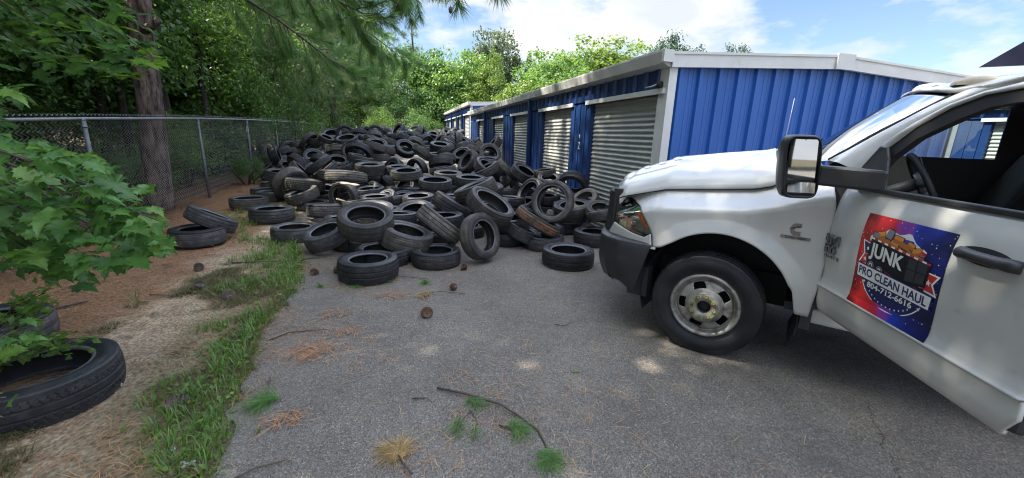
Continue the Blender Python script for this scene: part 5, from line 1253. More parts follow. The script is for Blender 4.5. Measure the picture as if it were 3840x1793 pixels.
# banner
mb.cur = 4; poly(mb, [(.035, .475), (.965, .425), (.955, .275), (.045, .305)], .0057); mb.cur = 1; poly(mb, [(.05, .458), (.95, .41), (.94, .29), (.06, .32)], .0060)
def sign_text(txt, width, height, cx, cy, slope, o, c, bold):
    mb.cur = c; me = text_mesh(txt, 1.0, 0.0, bold); X = [p.co.x for p in me.vertices]; Y = [p.co.y for p in me.vertices]
    mx_, my_ = (max(X) + min(X)) / 2, (max(Y) + min(Y)) / 2; fx, fy = width / (max(X) - min(X)), height / (max(Y) - min(Y))
    mb.add([S(cx + (p.co.x - mx_) * fx, cy + (p.co.y - my_) * fy + slope * (p.co.x - mx_) * fx, o) for p in me.vertices], [tuple(p.vertices) for p in me.polygons])
sign_text('JUNK', .43, .185, .385, .605, -.10, .0062, 1, .035)
sign_text('PRO CLEAN HAUL', .84, .088, .495, .372, -.050, .0064, 4, .03)
sign_text('804-712-6616', .56, .062, .50, .264, -.02, .0064, 1, .025)
mb.cur = 1; star(mb, .17, .285, .02, .0062); star(mb, .85, .255, .02, .0062)
sign = mb.build('door_sign', SM, door); sign['label'] = 'printed sign with a junk filled trailer on red and blue'
# dump body behind the cab with a wedge-fronted cab guard
mb = MB(); mb.box((-4.9, -1.0, .95), (-2.16, 1.0, 1.05)); mb.box((-4.9, .95, 1.05), (-2.16, 1.0, 1.75)); mb.box((-4.9, -1.0, 1.05), (-2.16, -.95, 1.75)); mb.box((-2.22, -.95, 1.05), (-2.16, .95, 2.03))
for k in range(5): mb.box((-2.5 - .55 * k, 1.0, .98), (-2.44 - .55 * k, 1.05, 1.75)); mb.box((-2.5 - .55 * k, -1.05, .98), (-2.44 - .55 * k, -1.0, 1.75))
db = mb.build('dump_body', NAVY, truck)
mb = MB(); mb.prism([(-1.10, .93, 2.027), (-1.42, .93, 2.30), (-2.22, .93, 2.33), (-2.22, .93, 2.027)], (0, .03, 0))
mb.prism([(-2.1, -.93, 1.70), (-2.155, -.93, 1.70), (-2.155, -.93, 2.33), (-2.1, -.93, 2.33)], (0, 1.859, 0)); mb.build('cab_guard', NAVY, db)
# ================================================================ plants
def leaf_quads(P, Nrm, size, aspect=.55, droop=.0, rng=RNG, dirs=None, fold=.12):
    """one folded diamond leaf (two quads) per point"""
    n = len(P); sz = size if np.ndim(size) else np.full(n, size); sz = sz * rng.uniform(.65, 1.3, n)
    Nrm = Nrm / (np.linalg.norm(Nrm, axis=1, keepdims=True) + 1e-9)
    t = rng.normal(size=(n, 3)) if dirs is None else dirs + rng.normal(size=(n, 3)) * .35
    t -= Nrm * (t * Nrm).sum(1, keepdims=True); t /= (np.linalg.norm(t, axis=1, keepdims=True) + 1e-9)
    b = np.cross(Nrm, t); s = sz[:, None]
    v0 = P; v3 = P + t * s; mid = P + t * s * .5
    up = Nrm * s * fold
    vl = P + t * s * .45 + b * s * aspect * .5 + up; vr = P + t * s * .45 - b * s * aspect * .5 + up
    V = np.stack([v0, vl, v3, vr], 1).reshape(-1, 3); k = np.arange(n) * 4
    return V, np.concatenate([np.stack([k, k + 1, k + 2], 1), np.stack([k, k + 2, k + 3], 1)])
def clumps(n, rad, squash=1.0, shell=.55, rng=RNG, bottom=-1.0):
    out_ = []
    while len(out_) < n:
        d = rng.normal(size=3); d /= np.linalg.norm(d); r = shell + (1 - shell) * rng.random() ** .6
        p = d * r * (0.82 + .22 * math.sin(3 * d[0] + 5 * d[1]) * math.cos(4 * d[2]))
        if p[2] > bottom: out_.append(p * np.array(rad))
    return np.array(out_)
def crown_mesh(name, rad, nclump, per, csize, leaf, shell=.5, aspect=.55, seed=1, bottom=-1.0, upbias=.6):
    rng = np.random.default_rng(seed); C_ = clumps(nclump, rad, shell=shell, rng=rng, bottom=bottom)
    cs = csize * rng.uniform(.6, 1.35, nclump)
    g = rng.normal(size=(nclump, per, 3)); g /= np.linalg.norm(g, axis=2, keepdims=True); rr = rng.random((nclump, per, 1)) ** .45
    P = (C_[:, None, :] + g * rr * cs[:, None, None] * np.array([1, 1, .65])).reshape(-1, 3)
    Nn = (g * .7 + np.array([0, 0, upbias]) + rng.normal(size=g.shape) * .55).reshape(-1, 3)
    V, F_ = leaf_quads(P, Nn, leaf, aspect, rng=rng)
    return np_mesh(name, V, [F_]), C_
LEAF_D = mat('leaf_dark', island=[(.050, .115, .032), (.075, .155, .038), (.105, .20, .045), (.07, .14, .042)], rough=.42, trans=.42, spec=.5)
LEAF_M = mat('leaf_mid', island=[(.075, .155, .036), (.11, .21, .044), (.155, .26, .055), (.09, .17, .045)], rough=.42, trans=.42, spec=.45)
LEAF_Y = mat('leaf_yellow_green', island=[(.085, .15, .028), (.12, .195, .036), (.165, .235, .046), (.095, .16, .032)], rough=.45, trans=.4)
LEAF_B = mat('leaf_blue_green', island=[(.030, .065, .038), (.045, .09, .05), (.06, .11, .06)], rough=.5, trans=.25)
LEAF_O = mat('leaf_olive', island=[(.055, .085, .04), (.085, .12, .055), (.11, .145, .07)], rough=.5, trans=.3)
MAPLE = mat('maple_leaf', island=[(.055, .140, .036), (.075, .18, .040), (.095, .21, .045), (.065, .16, .048), (.14, .26, .04)], rough=.38, trans=.38, spec=.45)
NEEDLE = mat('pine_needle', island=[(.075, .165, .04), (.10, .21, .045), (.14, .26, .06), (.08, .17, .06)], rough=.42, trans=.3)
NEEDLE_D = mat('pine_needle_dark', island=[(.06, .12, .04), (.085, .155, .048), (.115, .19, .06), (.12, .13, .05)], rough=.5, trans=.2)
STRAW = mat('pine_straw', island=[(.26, .115, .05), (.36, .18, .085), (.43, .25, .13), (.17, .085, .05)], rough=.75)
TAN = mat('dry_needles', island=[(.36, .25, .10), (.42, .31, .14), (.28, .17, .06)], rough=.7, trans=.2)
GRASSM = mat('grass_blade', island=[(.07, .15, .028), (.10, .20, .035), (.15, .25, .05), (.08, .165, .035)], rough=.5, trans=.35)
GRASSY = mat('grass_dry', island=[(.10, .115, .035), (.15, .13, .055), (.085, .11, .03), (.21, .16, .085), (.07, .06, .03)], rough=.6, trans=.3)
def bark_mat(name, c1, c2, sc=7):
    # furrowed plates
    m = mat(name, c1, .9, col2=c2, scale=sc, detail=9, lo=.38, hi=.62, bump=1.0, bscale=sc * 2.0, stretch=(1, 1, .28), spec=.2)
    return m
BARK = bark_mat('pine_bark', (.030, .021, .018), (.20, .15, .125), 11)
BARK2 = bark_mat('dark_bark', (.022, .018, .015), (.055, .045, .037), 9)
TWIG = mat('twig_bark', (.060, .042, .032), .85, col2=(.11, .085, .065), scale=30)

def trunk_mesh(pts, rads, seg=14, rough=.0, limbs=()):
    mb = MB(); mb.tube(pts, list(rads), seg)
    if rough:
        for i, q in enumerate(mb.v):
            a = i % seg; k = i // seg; f = 1 + rough * math.sin(a * 2.7 + k * 1.9) * math.cos(a * 1.3 - k * 2.3); c = pts[min(k, len(pts) - 1)]
            mb.v[i] = (c[0] + (q[0] - c[0]) * f, c[1] + (q[1] - c[1]) * f, q[2])
    for lp, lr in limbs: mb.tube(lp, lr, 6)
    return mb

# ---- pine foliage: tufts of long needles
def needle_tufts(P, Dr, count, length, width, rng, spread=.75, droop=.25):
    """P tuft bases, Dr shoot directions; thin tapering triangles"""
    n = len(P); Dr = Dr / (np.linalg.norm(Dr, axis=1, keepdims=True) + 1e-9)
    base = np.repeat(P, count, 0); d = np.repeat(Dr, count, 0)
    base = base - d * rng.uniform(0, .10, (n * count, 1))
    r = rng.normal(size=(n * count, 3)); r -= d * (r * d).sum(1, keepdims=True); r /= (np.linalg.norm(r, axis=1, keepdims=True) + 1e-9)
    v = d * rng.uniform(.25, 1.0, (n * count, 1)) + r * spread * rng.uniform(.4, 1.2, (n * count, 1)); v[:, 2] -= droop * rng.uniform(0, 1, n * count); v /= np.linalg.norm(v, axis=1, keepdims=True)
    L_ = length * rng.uniform(.7, 1.1, (n * count, 1)); w_ = np.cross(v, rng.normal(size=v.shape)); w_ /= (np.linalg.norm(w_, axis=1, keepdims=True) + 1e-9); w_ *= width
    mid = base + v * L_ * .55; tip = base + v * L_; tip[:, 2] -= droop * L_[:, 0] * .35
    V = np.stack([base - w_ * .5, base + w_ * .5, mid + w_ * .5, mid - w_ * .5, tip], 1).reshape(-1, 3); k = np.arange(n * count) * 5
    return V, np.stack([k, k + 1, k + 2, k + 3], 1), np.stack([k + 3, k + 2, k + 4], 1)
def bough(path, r0, ntw, tw_len, rng, tuft_every=.11, droop=.3, start=.25):
    """limb with side twigs; returns tube list and tuft points"""
    path = [Vector(p) for p in path]; tubes = []; n = len(path)
    tubes.append((path, [r0 * (1 - .85 * i / (n - 1)) for i in range(n)]))
    P = []; Dv = []
    for k in range(ntw):
        t = start + (1 - start) * (k + rng.random()) / ntw; f = t * (n - 1); a = int(min(f, n - 2)); p = path[a].lerp(path[a + 1], f - a); tg = (path[a + 1] - path[a]).normalized()
        side = Vector(rng.normal(size=3)); side -= tg * side.dot(tg); side.normalize()
        d = (tg * .75 + side * .8); L_ = tw_len * rng.uniform(.5, 1.15) * (1.1 - .5 * t); d.normalize()
        q = [p]; m = 5
        for j in range(1, m + 1):
            d = (d + Vector((0, 0, -droop * .35 + (.22 if j > 3 else 0))) + Vector(rng.normal(size=3)) * .10).normalized(); q.append(q[-1] + d * (L_ / m))
        tubes.append((q, [.011, .010, .009, .008, .007, .005]))
        nt_ = max(2, int(L_ * .75 / tuft_every))
        for j in range(nt_):
            s = .30 + .70 * (j + 1) / nt_; f2 = s * m; b = int(min(f2, m - 1)); pp = q[b].lerp(q[b + 1], f2 - b)
            P.append(pp); Dv.append((q[b + 1] - q[b]).normalized())
        P.append(q[-1]); Dv.append(d)
    P.append(path[-1]); Dv.append((path[-1] - path[-2]).normalized())
    return tubes, P, Dv

rng = np.random.default_rng(21)
# big pine whose trunk stands behind the fence
pine = empty('pine_tree', (-5.05, 10.15, -.1)); tag(pine, 'tall pine with thick scaly trunk behind the chain link fence', 'tree')
pts = [(.070 * z - .0009 * z * z + .02 * math.sin(z * .8), .02 * math.cos(z), z) for z in np.arange(-.2, 21, .45)]
rad = [max(.06, .222 * (1 - z / 26) + (.05 * math.exp(-max(z, 0) * 1.6))) for z in np.arange(-.2, 21, .45)]
trunk_mesh(pts, rad, 28, .05).build('trunk', BARK, pine)
mb = MB(); mb.tube([(.34, -.15, 3.42), (.54, -.25, 3.50), (.68, -.31, 3.60)], [.085, .075, .06], 8); mb.build('branch_stub', BARK, pine)
def rel(p, o): return Vector(p) - Vector(o.location)
LIMBS = []
for path, r0, ntw, tl in (
        ([(-5.1, 10.1, 5.6), (-3.6, 10.0, 5.3), (-2.4, 9.8, 4.7), (-1.3, 9.7, 4.15), (-.55, 9.6, 3.85)], .055, 34, 1.25),
        ([(-5.1, 10.1, 6.8), (-3.2, 9.6, 6.4), (-1.6, 9.3, 5.6), (-.2, 9.3, 4.9), (.35, 9.4, 4.4)], .05, 36, 1.35),
        ([(-5.1, 10.2, 5.0), (-3.9, 11.2, 4.7), (-2.9, 12.2, 4.2), (-1.9, 13.0, 3.5), (-1.0, 13.4, 3.0)], .05, 34, 1.3),
        ([(-5.1, 10.1, 7.6), (-3.3, 8.7, 7.2), (-1.7, 8.0, 6.4), (-.6, 7.6, 5.6), (.1, 7.5, 4.95)], .05, 26, 1.1),
        ([(-5.1, 10.1, 8.6), (-3.0, 8.2, 7.6), (-1.1, 6.8, 6.0), (.1, 6.0, 4.4), tuple(at(1620, -150, 5.8)), tuple(at(1710, -70, 5.6))], .035, 20, .55),
        ([(-5.1, 10.1, 8.8), (-2.8, 8.0, 7.7), (-.6, 6.6, 6.1), (.7, 5.9, 4.6), tuple(at(1800, -170, 5.7)), tuple(at(1850, -85, 5.5))], .035, 17, .45),
        ([(-5.1, 10.2, 6.2), (-3.6, 12.4, 6.0), (-2.2, 14.4, 5.4), (-.7, 15.6, 4.6), (.3, 16.2, 4.0)], .05, 36, 1.5)):
    LIMBS.append(bough([rel(p, pine) for p in path], r0, ntw, tl, rng, .10))
for i, (tubes, P, Dv) in enumerate(LIMBS):
    mb = MB()
    for q, r in tubes: mb.tube(q, r, 5)
    li = mb.build('limb', TWIG, pine)
    V, F4_, F3_ = needle_tufts(np.array(P), np.array(Dv), 46, .27, .0065, rng, .8, .35)
    link('needles', np_mesh('needles', V, [F4_, F3_]), li, NEEDLE)
mb = MB(); mb.lathe([(0, .05), (.022, .03), (.03, 0), (.024, -.03), (0, -.05)], 10, 'z'); mb.build('hanging_cone', TWIG, pine, loc=rel(tuple(at(1690, 38, 5.6)), pine))
# high crown, mostly out of the picture, shades the drive
def pine_crown(name, parent, centre, rad, ntuft, seed, m=NEEDLE_D, L_=.30, cnt=26, wdt=.010, shell=.4):
    rg = np.random.default_rng(seed); C_ = clumps(ntuft // 14, rad, shell=shell, rng=rg); P = (C_[:, None, :] + rg.normal(size=(len(C_), 14, 3)) * np.array([.36, .36, .22])).reshape(-1, 3)
    Dv = P / (np.linalg.norm(P, axis=1, keepdims=True) + 1e-9) + rg.normal(size=P.shape) * .4 + np.array([0, 0, .25])
    V, a_, b_ = needle_tufts(P, Dv, cnt, L_, wdt, rg, .85, .2)
    return link(name, np_mesh(name, V + np.array(centre), [a_, b_]), parent, m)
pine_crown('crown', pine, (.6, 0, 14.5), (4.6, 4.6, 5.5), 1500, 4)
# second pine: hangs over the far half of the heap
def pine_tree(loc, h, r, label, crown_z, crown_r, nt_, seed, m=NEEDLE_D, L_=.26, wdt=.007, cnt=30, group=None, dead=True):
    o = empty('pine_tree', loc); tag(o, label, 'tree', group)
    trunk_mesh([(.05 * math.sin(z), .05 * math.cos(z * .7), z) for z in np.linspace(-.3, h, 14)], [r * (1 - .85 * k / 13) for k in range(14)], 12, .05).build('trunk', BARK, o)
    pine_crown('crown', o, (0, 0, crown_z), crown_r, nt_, seed, m, L_, cnt, wdt)
    return o
pine_tree((-5.3, 21.0, 0), 15, .25, 'shaggy pine drooping over the far half of the heap', 6.6, (5.3, 5.2, 5.4), 3300, 31, NEEDLE_D, .27, .0072, 30)
pine_tree((-4.3, 29.5, 0), 17, .28, 'pine standing farther down the fence behind the shaggy one', 7.2, (5.6, 4.5, 6.2), 2600, 32, NEEDLE_D, .30, .0095, 28)

# ---- broadleaf woods behind the fence
crowns = [crown_mesh('crown', (2.6, 2.6, 3.4), 150, 100, .62, .15, .35, .6, 40 + i)[0] for i in range(2)]
talls = [crown_mesh('crown', (3.6, 3.6, 4.6), 190, 95, .85, .20, .35, .6, 50 + i)[0] for i in range(2)]
airy = [crown_mesh('crown', (3.6, 3.6, 4.2), 95, 75, .70, .20, .35, .6, 60)[0]]
def tree(loc, h, cz, meshes, k, sc, label, m, rt=.14, group='trees in the woods behind the fence', name='broadleaf_tree'):
    o = empty(name, loc, k * 1.7); tag(o, label, 'tree', group)
    lm = [([(0, 0, h * .45), (math.cos(a) * .9 * sc[0], math.sin(a) * .9 * sc[0], h * .6), (math.cos(a) * 1.9 * sc[0], math.sin(a) * 1.9 * sc[0], h * .8)], [rt * .4, rt * .28, rt * .1]) for a in (k, k + 1.9, k + 4.1)]
    trunk_mesh([(.12 * math.sin(z * .5 + k), .12 * math.cos(z * .4 + k), z) for z in np.linspace(-.4, h, 9)], [rt * (1.15 - .85 * j / 8) for j in range(9)], 9, .04, lm).build('trunk', BARK2, o)
    me = meshes[k % len(meshes)]
    if len(me.materials) == 0 or me.materials[0] != m:
        me = me.copy(); me.materials.clear(); me.materials.append(m); meshes.append(me)
    c = bpy.data.objects.new('crown', me); COL.objects.link(c); c.parent = o; c.location = (0, 0, cz); c.scale = sc; c.rotation_euler = (0, 0, k * 2.1)
    return o
UNDER = []
wl = 'dark leafy tree in the dense woods behind the chain link fence'
for k, (x, y, h, cz, s, m) in enumerate((
        (-8.0, 7.5, 9, 6.2, 1.15, LEAF_D), (-7.4, 13.0, 8, 4.6, 1.05, LEAF_D), (-6.9, 16.5, 8, 4.2, 1.0, LEAF_M), (-8.2, 10.3, 9, 5.2, 1.1, LEAF_D), (-7.2, 19.6, 8, 4.0, 1.05, LEAF_D), (-7.0, 23.5, 8, 4.2, 1.1, LEAF_M), (-6.6, 27.5, 8, 4.4, 1.1, LEAF_D), (-9.5, 3.8, 9, 5.5, 1.2, LEAF_D), (-10.5, 15.0, 10, 4.6, 1.3, LEAF_D), (-10.2, 20.5, 10, 5.0, 1.3, LEAF_D))):
    tree((x, y, 0), h, cz, crowns, k, (s, s, s), wl, m, .12)
for k, (x, y, h, cz, s, m) in enumerate((
        (-12.5, 9.0, 10, 5.6, 1.05, LEAF_D), (-12.0, 17.0, 10, 5.6, 1.1, LEAF_M), (-10.8, 24.0, 11, 6.0, 1.1, LEAF_D), (-15.5, 12.5, 11, 5.5, 1.2, LEAF_M), (-16.0, 20.0, 11, 5.5, 1.2, LEAF_D), (-14.5, 5.0, 10, 5.5, 1.1, LEAF_M), (-9.0, 31.0, 15, 7.5, 1.2, LEAF_D), (-14, 29, 15, 7.5, 1.25, LEAF_D), (-20, 15, 16, 8, 1.4, LEAF_D), (-19, 25, 16, 8, 1.4, LEAF_D), (-3.2, 39.0, 13, 6.0, 1.0, LEAF_M), (1.2, 44.0, 12, 5.6, 1.0, LEAF_D), (-8, 40, 15, 8, 1.2, LEAF_D), (-3.0, 46.0, 12, 4.6, 1.0, LEAF_M), (-6.5, 44.0, 12, 4.8, 1.0, LEAF_D), (-5.6, 1.6, 15, 11.6, 1.0, LEAF_M), (-5.6, 6.6, 16, 12.8, .9, LEAF_M), (-6.6, 14.0, 17, 13.2, 1.05, LEAF_D), (-6.6, 18.5, 17, 13.0, 1.05, LEAF_D), (-5.8, -2.5, 15, 11.4, 1.0, LEAF_D), (-3, -30, 13, 7.5, 1.2, LEAF_D), (5, -34, 13, 7.5, 1.3, LEAF_M), (-11, -27, 13, 7.5, 1.3, LEAF_D), (-8.8, -1.0, 15, 9.0, 1.05, LEAF_D), (-7.6, -6.5, 15, 9.0, 1.1, LEAF_D), (-7.4, 4.6, 15, 10.6, 1.0, LEAF_D))):
    tree((x, y, 0), h, cz, airy if (x == -5.6 and y < 5) else talls, k, (s, s, s), 'tree standing back across the lot behind the camera' if y < -20 else 'tall dark tree standing deeper in the woods behind the fence' if y < 35 else 'tree closing the view at the far end of the drive', m, .2)
for k, (x, y, s) in enumerate(((-8.5, 6.0, 1.9), (-9.8, 8.6, 2.1), (-9.0, 11.5, 1.9), (-10.5, 4.0, 2.0), (-12.0, 6.5, 2.6), (-13.0, 11.0, 2.6), (-9.3, 14.5, 2.0), (-12, 2.5, 2.4), (-9.0, 18.0, 2.0), (-11, 20, 2.4), (-17, 8, 3.2), (-18, 14, 3.2), (-16, 3, 3.0), (-8.5, 22, 2.0), (-14, 24, 3.0))):
    UNDER.append((x, y, s))
# slim bare trunks deeper in the woods
for k, (px, y) in enumerate(((748, 15.5), (778, 16.5), (905, 20), (430, 13), (820, 22))):
    p = on_y(px, 250, y); o = empty('bare_trunk', (p.x, p.y, 0)); tag(o, 'slim bare trunk among the leaves deeper in the woods', 'tree', 'slim trunks in the woods')
    trunk_mesh([(.03 * z * math.sin(k), .0, z) for z in np.linspace(-.3, 11, 8)], [.11 - .008 * j for j in range(8)], 8).build('trunk', BARK2, o)
# shrubs spilling along the fence
shr = [crown_mesh('foliage', (1.0, 1.3, 1.35), 70, 110, .36, .062, .3, .55, 70 + i, upbias=.8)[0] for i in range(2)]
def shrub(loc, s, k, label, m, group=None):
    o = empty('shrub', loc, k * 1.3); tag(o, label, 'shrub', group)
    mb = MB()
    for a in range(5): mb.tube([(0, 0, -.1), (.3 * math.cos(a * 1.3), .3 * math.sin(a * 1.3), .7 * s[2]), (.7 * math.cos(a * 1.3 + .3), .7 * math.sin(a * 1.3 + .3), 1.6 * s[2])], [.03, .02, .008], 5)
    mb.build('stems', TWIG, o)
    me = shr[k % 2].copy(); me.materials.clear(); me.materials.append(m)
    c = link('foliage', me, o); c.location = (0, 0, 1.15 * s[2]); c.scale = s
    return o
sg = 'bushes along the fence'
for k, (x, y, z, s, m, lb) in enumerate((
        (-5.35, 17.6, 0, (1.1, 1.2, 1.75), LEAF_M, 'tall light-leaved shrub spilling over the fence behind the third post'),
        (-5.1, 20.6, 0, (1.25, 1.3, 1.9), LEAF_M, 'tall shrub hanging over the fence where the heap meets it'),
        (-5.4, 24.0, 0, (1.2, 1.3, 1.6), LEAF_D, 'dark shrub on the fence beyond the light-leaved ones'),
        (-5.75, 13.0, -.1, (.8, .9, .9), LEAF_M, 'low shrub behind the fence just right of the big pine trunk'),
        (-4.42, 13.5, -.05, (.42, .5, .42), LEAF_D, 'small bush at the foot of the fence in front of the wire'),
        (-6.6, 8.3, -.2, (1.2, 1.2, .9), LEAF_D, 'dark shrub behind the fence left of the big pine trunk'),
        (-6.0, 10.9, -.2, (.7, .8, .6), LEAF_D, 'low dark shrub at the base of the big pine trunk'),
        (-6.3, 15.6, 0, (1.1, 1.2, 1.1), LEAF_D, 'dark shrub behind the fence left of the light-leaved shrub'),
        (-4.6, 28.5, 0, (1.4, 1.5, 1.4), LEAF_D, 'dark shrub at the far end of the fence'),
        (-5.2, 36.0, 0, (2.4, 2.0, 2.2), LEAF_D, 'big dark bush filling the far left end of the drive'), (-.6, 37.5, 0, (2.4, 2.0, 2.3), LEAF_D, 'big dark bush in the middle of the far end of the drive'),
        (-1.8, 33.5, 0, (1.8, 1.5, 1.5), LEAF_M, 'leafy shrub behind the back edge of the heap'),
        (1.3, 34.5, 0, (1.6, 1.5, 1.6), LEAF_D, 'dark shrub at the back edge of the heap beside the far blue wall'),
        (-6.8, 5.6, -.2, (1.3, 1.3, 1.1), LEAF_D, 'dark shrub behind the fence at the maple leaves'))):
    shrub((x, y, z), s, k, lb, m, sg)
for k, (x, y, s) in enumerate(UNDER):
    shrub((x, y, -.1), (s, s, s * .8), k, 'bushy undergrowth clump deep in the woods behind the fence', LEAF_D if k % 3 else LEAF_M, 'undergrowth in the woods')
# ---- trees beyond the buildings
bgs = [crown_mesh('crown', (4.0, 4.0, 4.6), 190, 75, .85, .25, .55, .65, 90 + i)[0] for i in range(3)]
feather = crown_mesh('crown', (2.1, 2.1, 4.4), 150, 70, .55, .22, .45, .4, 95)[0]
cone = crown_mesh('crown', (1.5, 1.5, 3.4), 120, 60, .5, .2, .4, .4, 96)[0]
for V_ in (feather, cone):
    co = np.zeros(len(V_.vertices) * 3, np.float32); V_.vertices.foreach_get('co', co); co = co.reshape(-1, 3)
    hh = 4.4 if V_ is feather else 3.4; f = np.clip(1.12 - .58 * (co[:, 2] / hh), .1, 1.6) if V_ is feather else np.clip(.85 - .85 * (co[:, 2] / hh), .06, 1.7); co[:, :2] *= f[:, None]; V_.vertices.foreach_set('co', co.ravel())
for k, (px, y, top, ms, s, m, lb) in enumerate((
        (1650, 41, 9.3, bgs, (.95, .9, 1.15), LEAF_D, 'dark rounded tree at the left end of the tree line behind the blue roofs'),
        (1850, 46, 12.8, bgs, (1.1, 1.0, 1.35), LEAF_O, 'tall olive tree with a ragged top, highest behind the blue roofs'),
        (1835, 38, 9.3, [feather], (1.15, 1.1, 1.05), LEAF_Y, 'feathery yellow-green tree in front of the tall olive one'),
        (1985, 43, 10.9, [cone], (1.3, 1.3, 1.35), LEAF_B, 'narrow dark conifer poking up left of the broad yellow-green tree'),
        (2080, 37, 7.6, bgs, (1.25, 1.0, .9), LEAF_M, 'low bright green tree right behind the sloping blue roof'),
        (2300, 41, 11.6, bgs, (1.9, 1.3, 1.1), LEAF_Y, 'broad rounded yellow-green tree behind the long white eave'),
        (2060, 40, 10.0, bgs, (1.15, 1.1, 1.1), LEAF_M, 'leafy green tree between the dark conifer and the broad yellow-green tree'),
        (2160, 42, 10.3, bgs, (1.35, 1.1, 1.05), LEAF_M, 'green tree on the left shoulder of the broad yellow-green tree'),
        (2525, 44, 13.6, bgs, (1.05, 1.0, 1.25), LEAF_B, 'blue-green pine-like tree above the near end of the white eave'),
        (2650, 47, 12.6, [cone], (1.3, 1.3, 1.2), LEAF_O, 'small pointed treetop left of a taller one above the roof ridge'),
        (2745, 46, 13.6, bgs, (.75, .75, 1.1), LEAF_B, 'rounded blue-green treetop above the roof ridge'),
        (2860, 50, 12.2, bgs, (.8, .8, .8), LEAF_O, 'low olive treetop above the roof just right of the ridge trees'),
        (2975, 52, 12.2, [cone], (1.0, 1.0, 1.0), LEAF_B, 'tiny dark treetop over the roof above the truck hood'),
        (3690, 52, 13.0, [cone], (1.0, 1.0, 1.0), LEAF_D, 'treetop peeking over the roof edge by the cab lights'),
        (1730, 40, 9.3, bgs, (1.05, .95, 1.1), LEAF_M, 'short green tree between the dark rounded and feathery trees'),
        (1980, 36, 6.4, bgs, (.8, .8, .75), LEAF_Y, 'short yellow-green bush-like tree by the feathery tree'))):
    p = on_y(px, 300, y); hz = (4.4 if ms is not feather and ms is not cone else 4.4) * s[2]
    if ms[0] is cone: hz = 3.5 * s[2]
    tree((p.x, y, 0), max(3, top - hz), top - hz, ms, k, s, lb, m, .2, 'tree line behind the storage buildings', 'pine_tree' if m is LEAF_B else 'broadleaf_tree')

# ---- maple reaching in from the left
def maple_leaf():
    half = [(0, 0), (.06, .02), (.20, -.06), (.17, .06), (.34, .10), (.27, .17), (.47, .36), (.37, .38), (.42, .50), (.30, .47), (.20, .52), (.24, .66), (.15, .68), (.10, .82), (.06, .84), (0, 1.0)]
    v = [(x, y, .07 * abs(x) - .22 * y * y + .05 * math.sin(9 * x)) for x, y in half] + [(-x, y, .07 * abs(x) - .22 * y * y + .05 * math.sin(9 * x)) for x, y in half[1:-1]] + [(0, .45, -.05)]
    n = len(half); L_ = list(range(n)); R2_ = [0] + list(range(n, 2 * n - 2)) + [n - 1]; c = len(v) - 1
    f = [(c, L_[i], L_[i + 1]) for i in range(n - 1)] + [(c, R2_[i + 1], R2_[i]) for i in range(n - 1)]
    return np.array(v), np.array(f)
ML_V, ML_F = maple_leaf()
def maple_leaves(P, Nn, Tip, size, rng):
    n = len(P); Nn = Nn / np.linalg.norm(Nn, axis=1, keepdims=True); T_ = Tip - Nn * (Tip * Nn).sum(1, keepdims=True); T_ /= np.linalg.norm(T_, axis=1, keepdims=True); B_ = np.cross(T_, Nn)
    sz = size * rng.uniform(.6, 1.2, n); wx = rng.uniform(.85, 1.1, n); cu = rng.uniform(.3, 1.8, n)
    loc = ML_V[None] * np.stack([sz * wx, sz, sz * cu], 1)[:, None, :]
    V = P[:, None] + B_[:, None] * loc[:, :, :1] + T_[:, None] * loc[:, :, 1:2] + Nn[:, None] * loc[:, :, 2:3]
    F_ = (ML_F[None] + (np.arange(n) * len(ML_V))[:, None, None]).reshape(-1, 3)
    return V.reshape(-1, 3), F_
def in_poly(x, y, poly):
    r = False; n = len(poly)
    for i in range(n):
        (x0, y0), (x1, y1) = poly[i], poly[i - 1]
        if (y0 > y) != (y1 > y) and x < (x1 - x0) * (y - y0) / (y1 - y0) + x0: r = not r
    return r
rng = np.random.default_rng(77)
maple = empty('maple_tree', (-3.3, 2.6, -.05)); tag(maple, 'leafy green maple reaching in beside the camera in front of the fence', 'tree')
stem0 = [(-3.3, 2.6, -.1), (-3.25, 2.65, .8), (-3.3, 2.7, 1.8), (-3.2, 2.75, 3.0), (-3.3, 2.8, 4.4)]
mb = MB(); mb.tube([rel(p, maple) for p in stem0], [.055, .05, .042, .032, .02], 10); mb.build('trunk', BARK2, maple)
masses = [  # polygon in photo pixels, depth range, leaf count, size, branch tips
    ([(-300, -200), (560, -200), (575, 60), (545, 150), (600, 215), (470, 300), (300, 270), (215, 330), (90, 250), (-300, 330)], 2.7, 3.6, 340, .165, [(180, 60), (420, 90), (560, 200), (330, 230), (80, 180), (200, -80), (480, -60)]),
    ([(-300, 250), (60, 300), (110, 420), (80, 520), (-300, 560)], 2.4, 3.0, 60, .15, [(70, 420)]),
    ([(-300, 540), (60, 520), (250, 590), (390, 640), (480, 690), (560, 770), (615, 850), (700, 930), (590, 985), (480, 1015), (330, 1075), (210, 1060), (80, 1030), (-300, 1020)], 1.75, 2.6, 430, .135, [(220, 640), (420, 720), (600, 830), (640, 930), (480, 970), (300, 1010), (120, 950), (160, 760), (380, 860)]),
    ([(-200, 1180), (40, 1190), (150, 1260), (170, 1300), (-200, 1360)], 1.7, 2.0, 26, .10, [(60, 1240)]),
    ([(-200, 1450), (60, 1455), (75, 1530), (-200, 1580)], 1.45, 1.6, 10, .09, [(20, 1490)])]
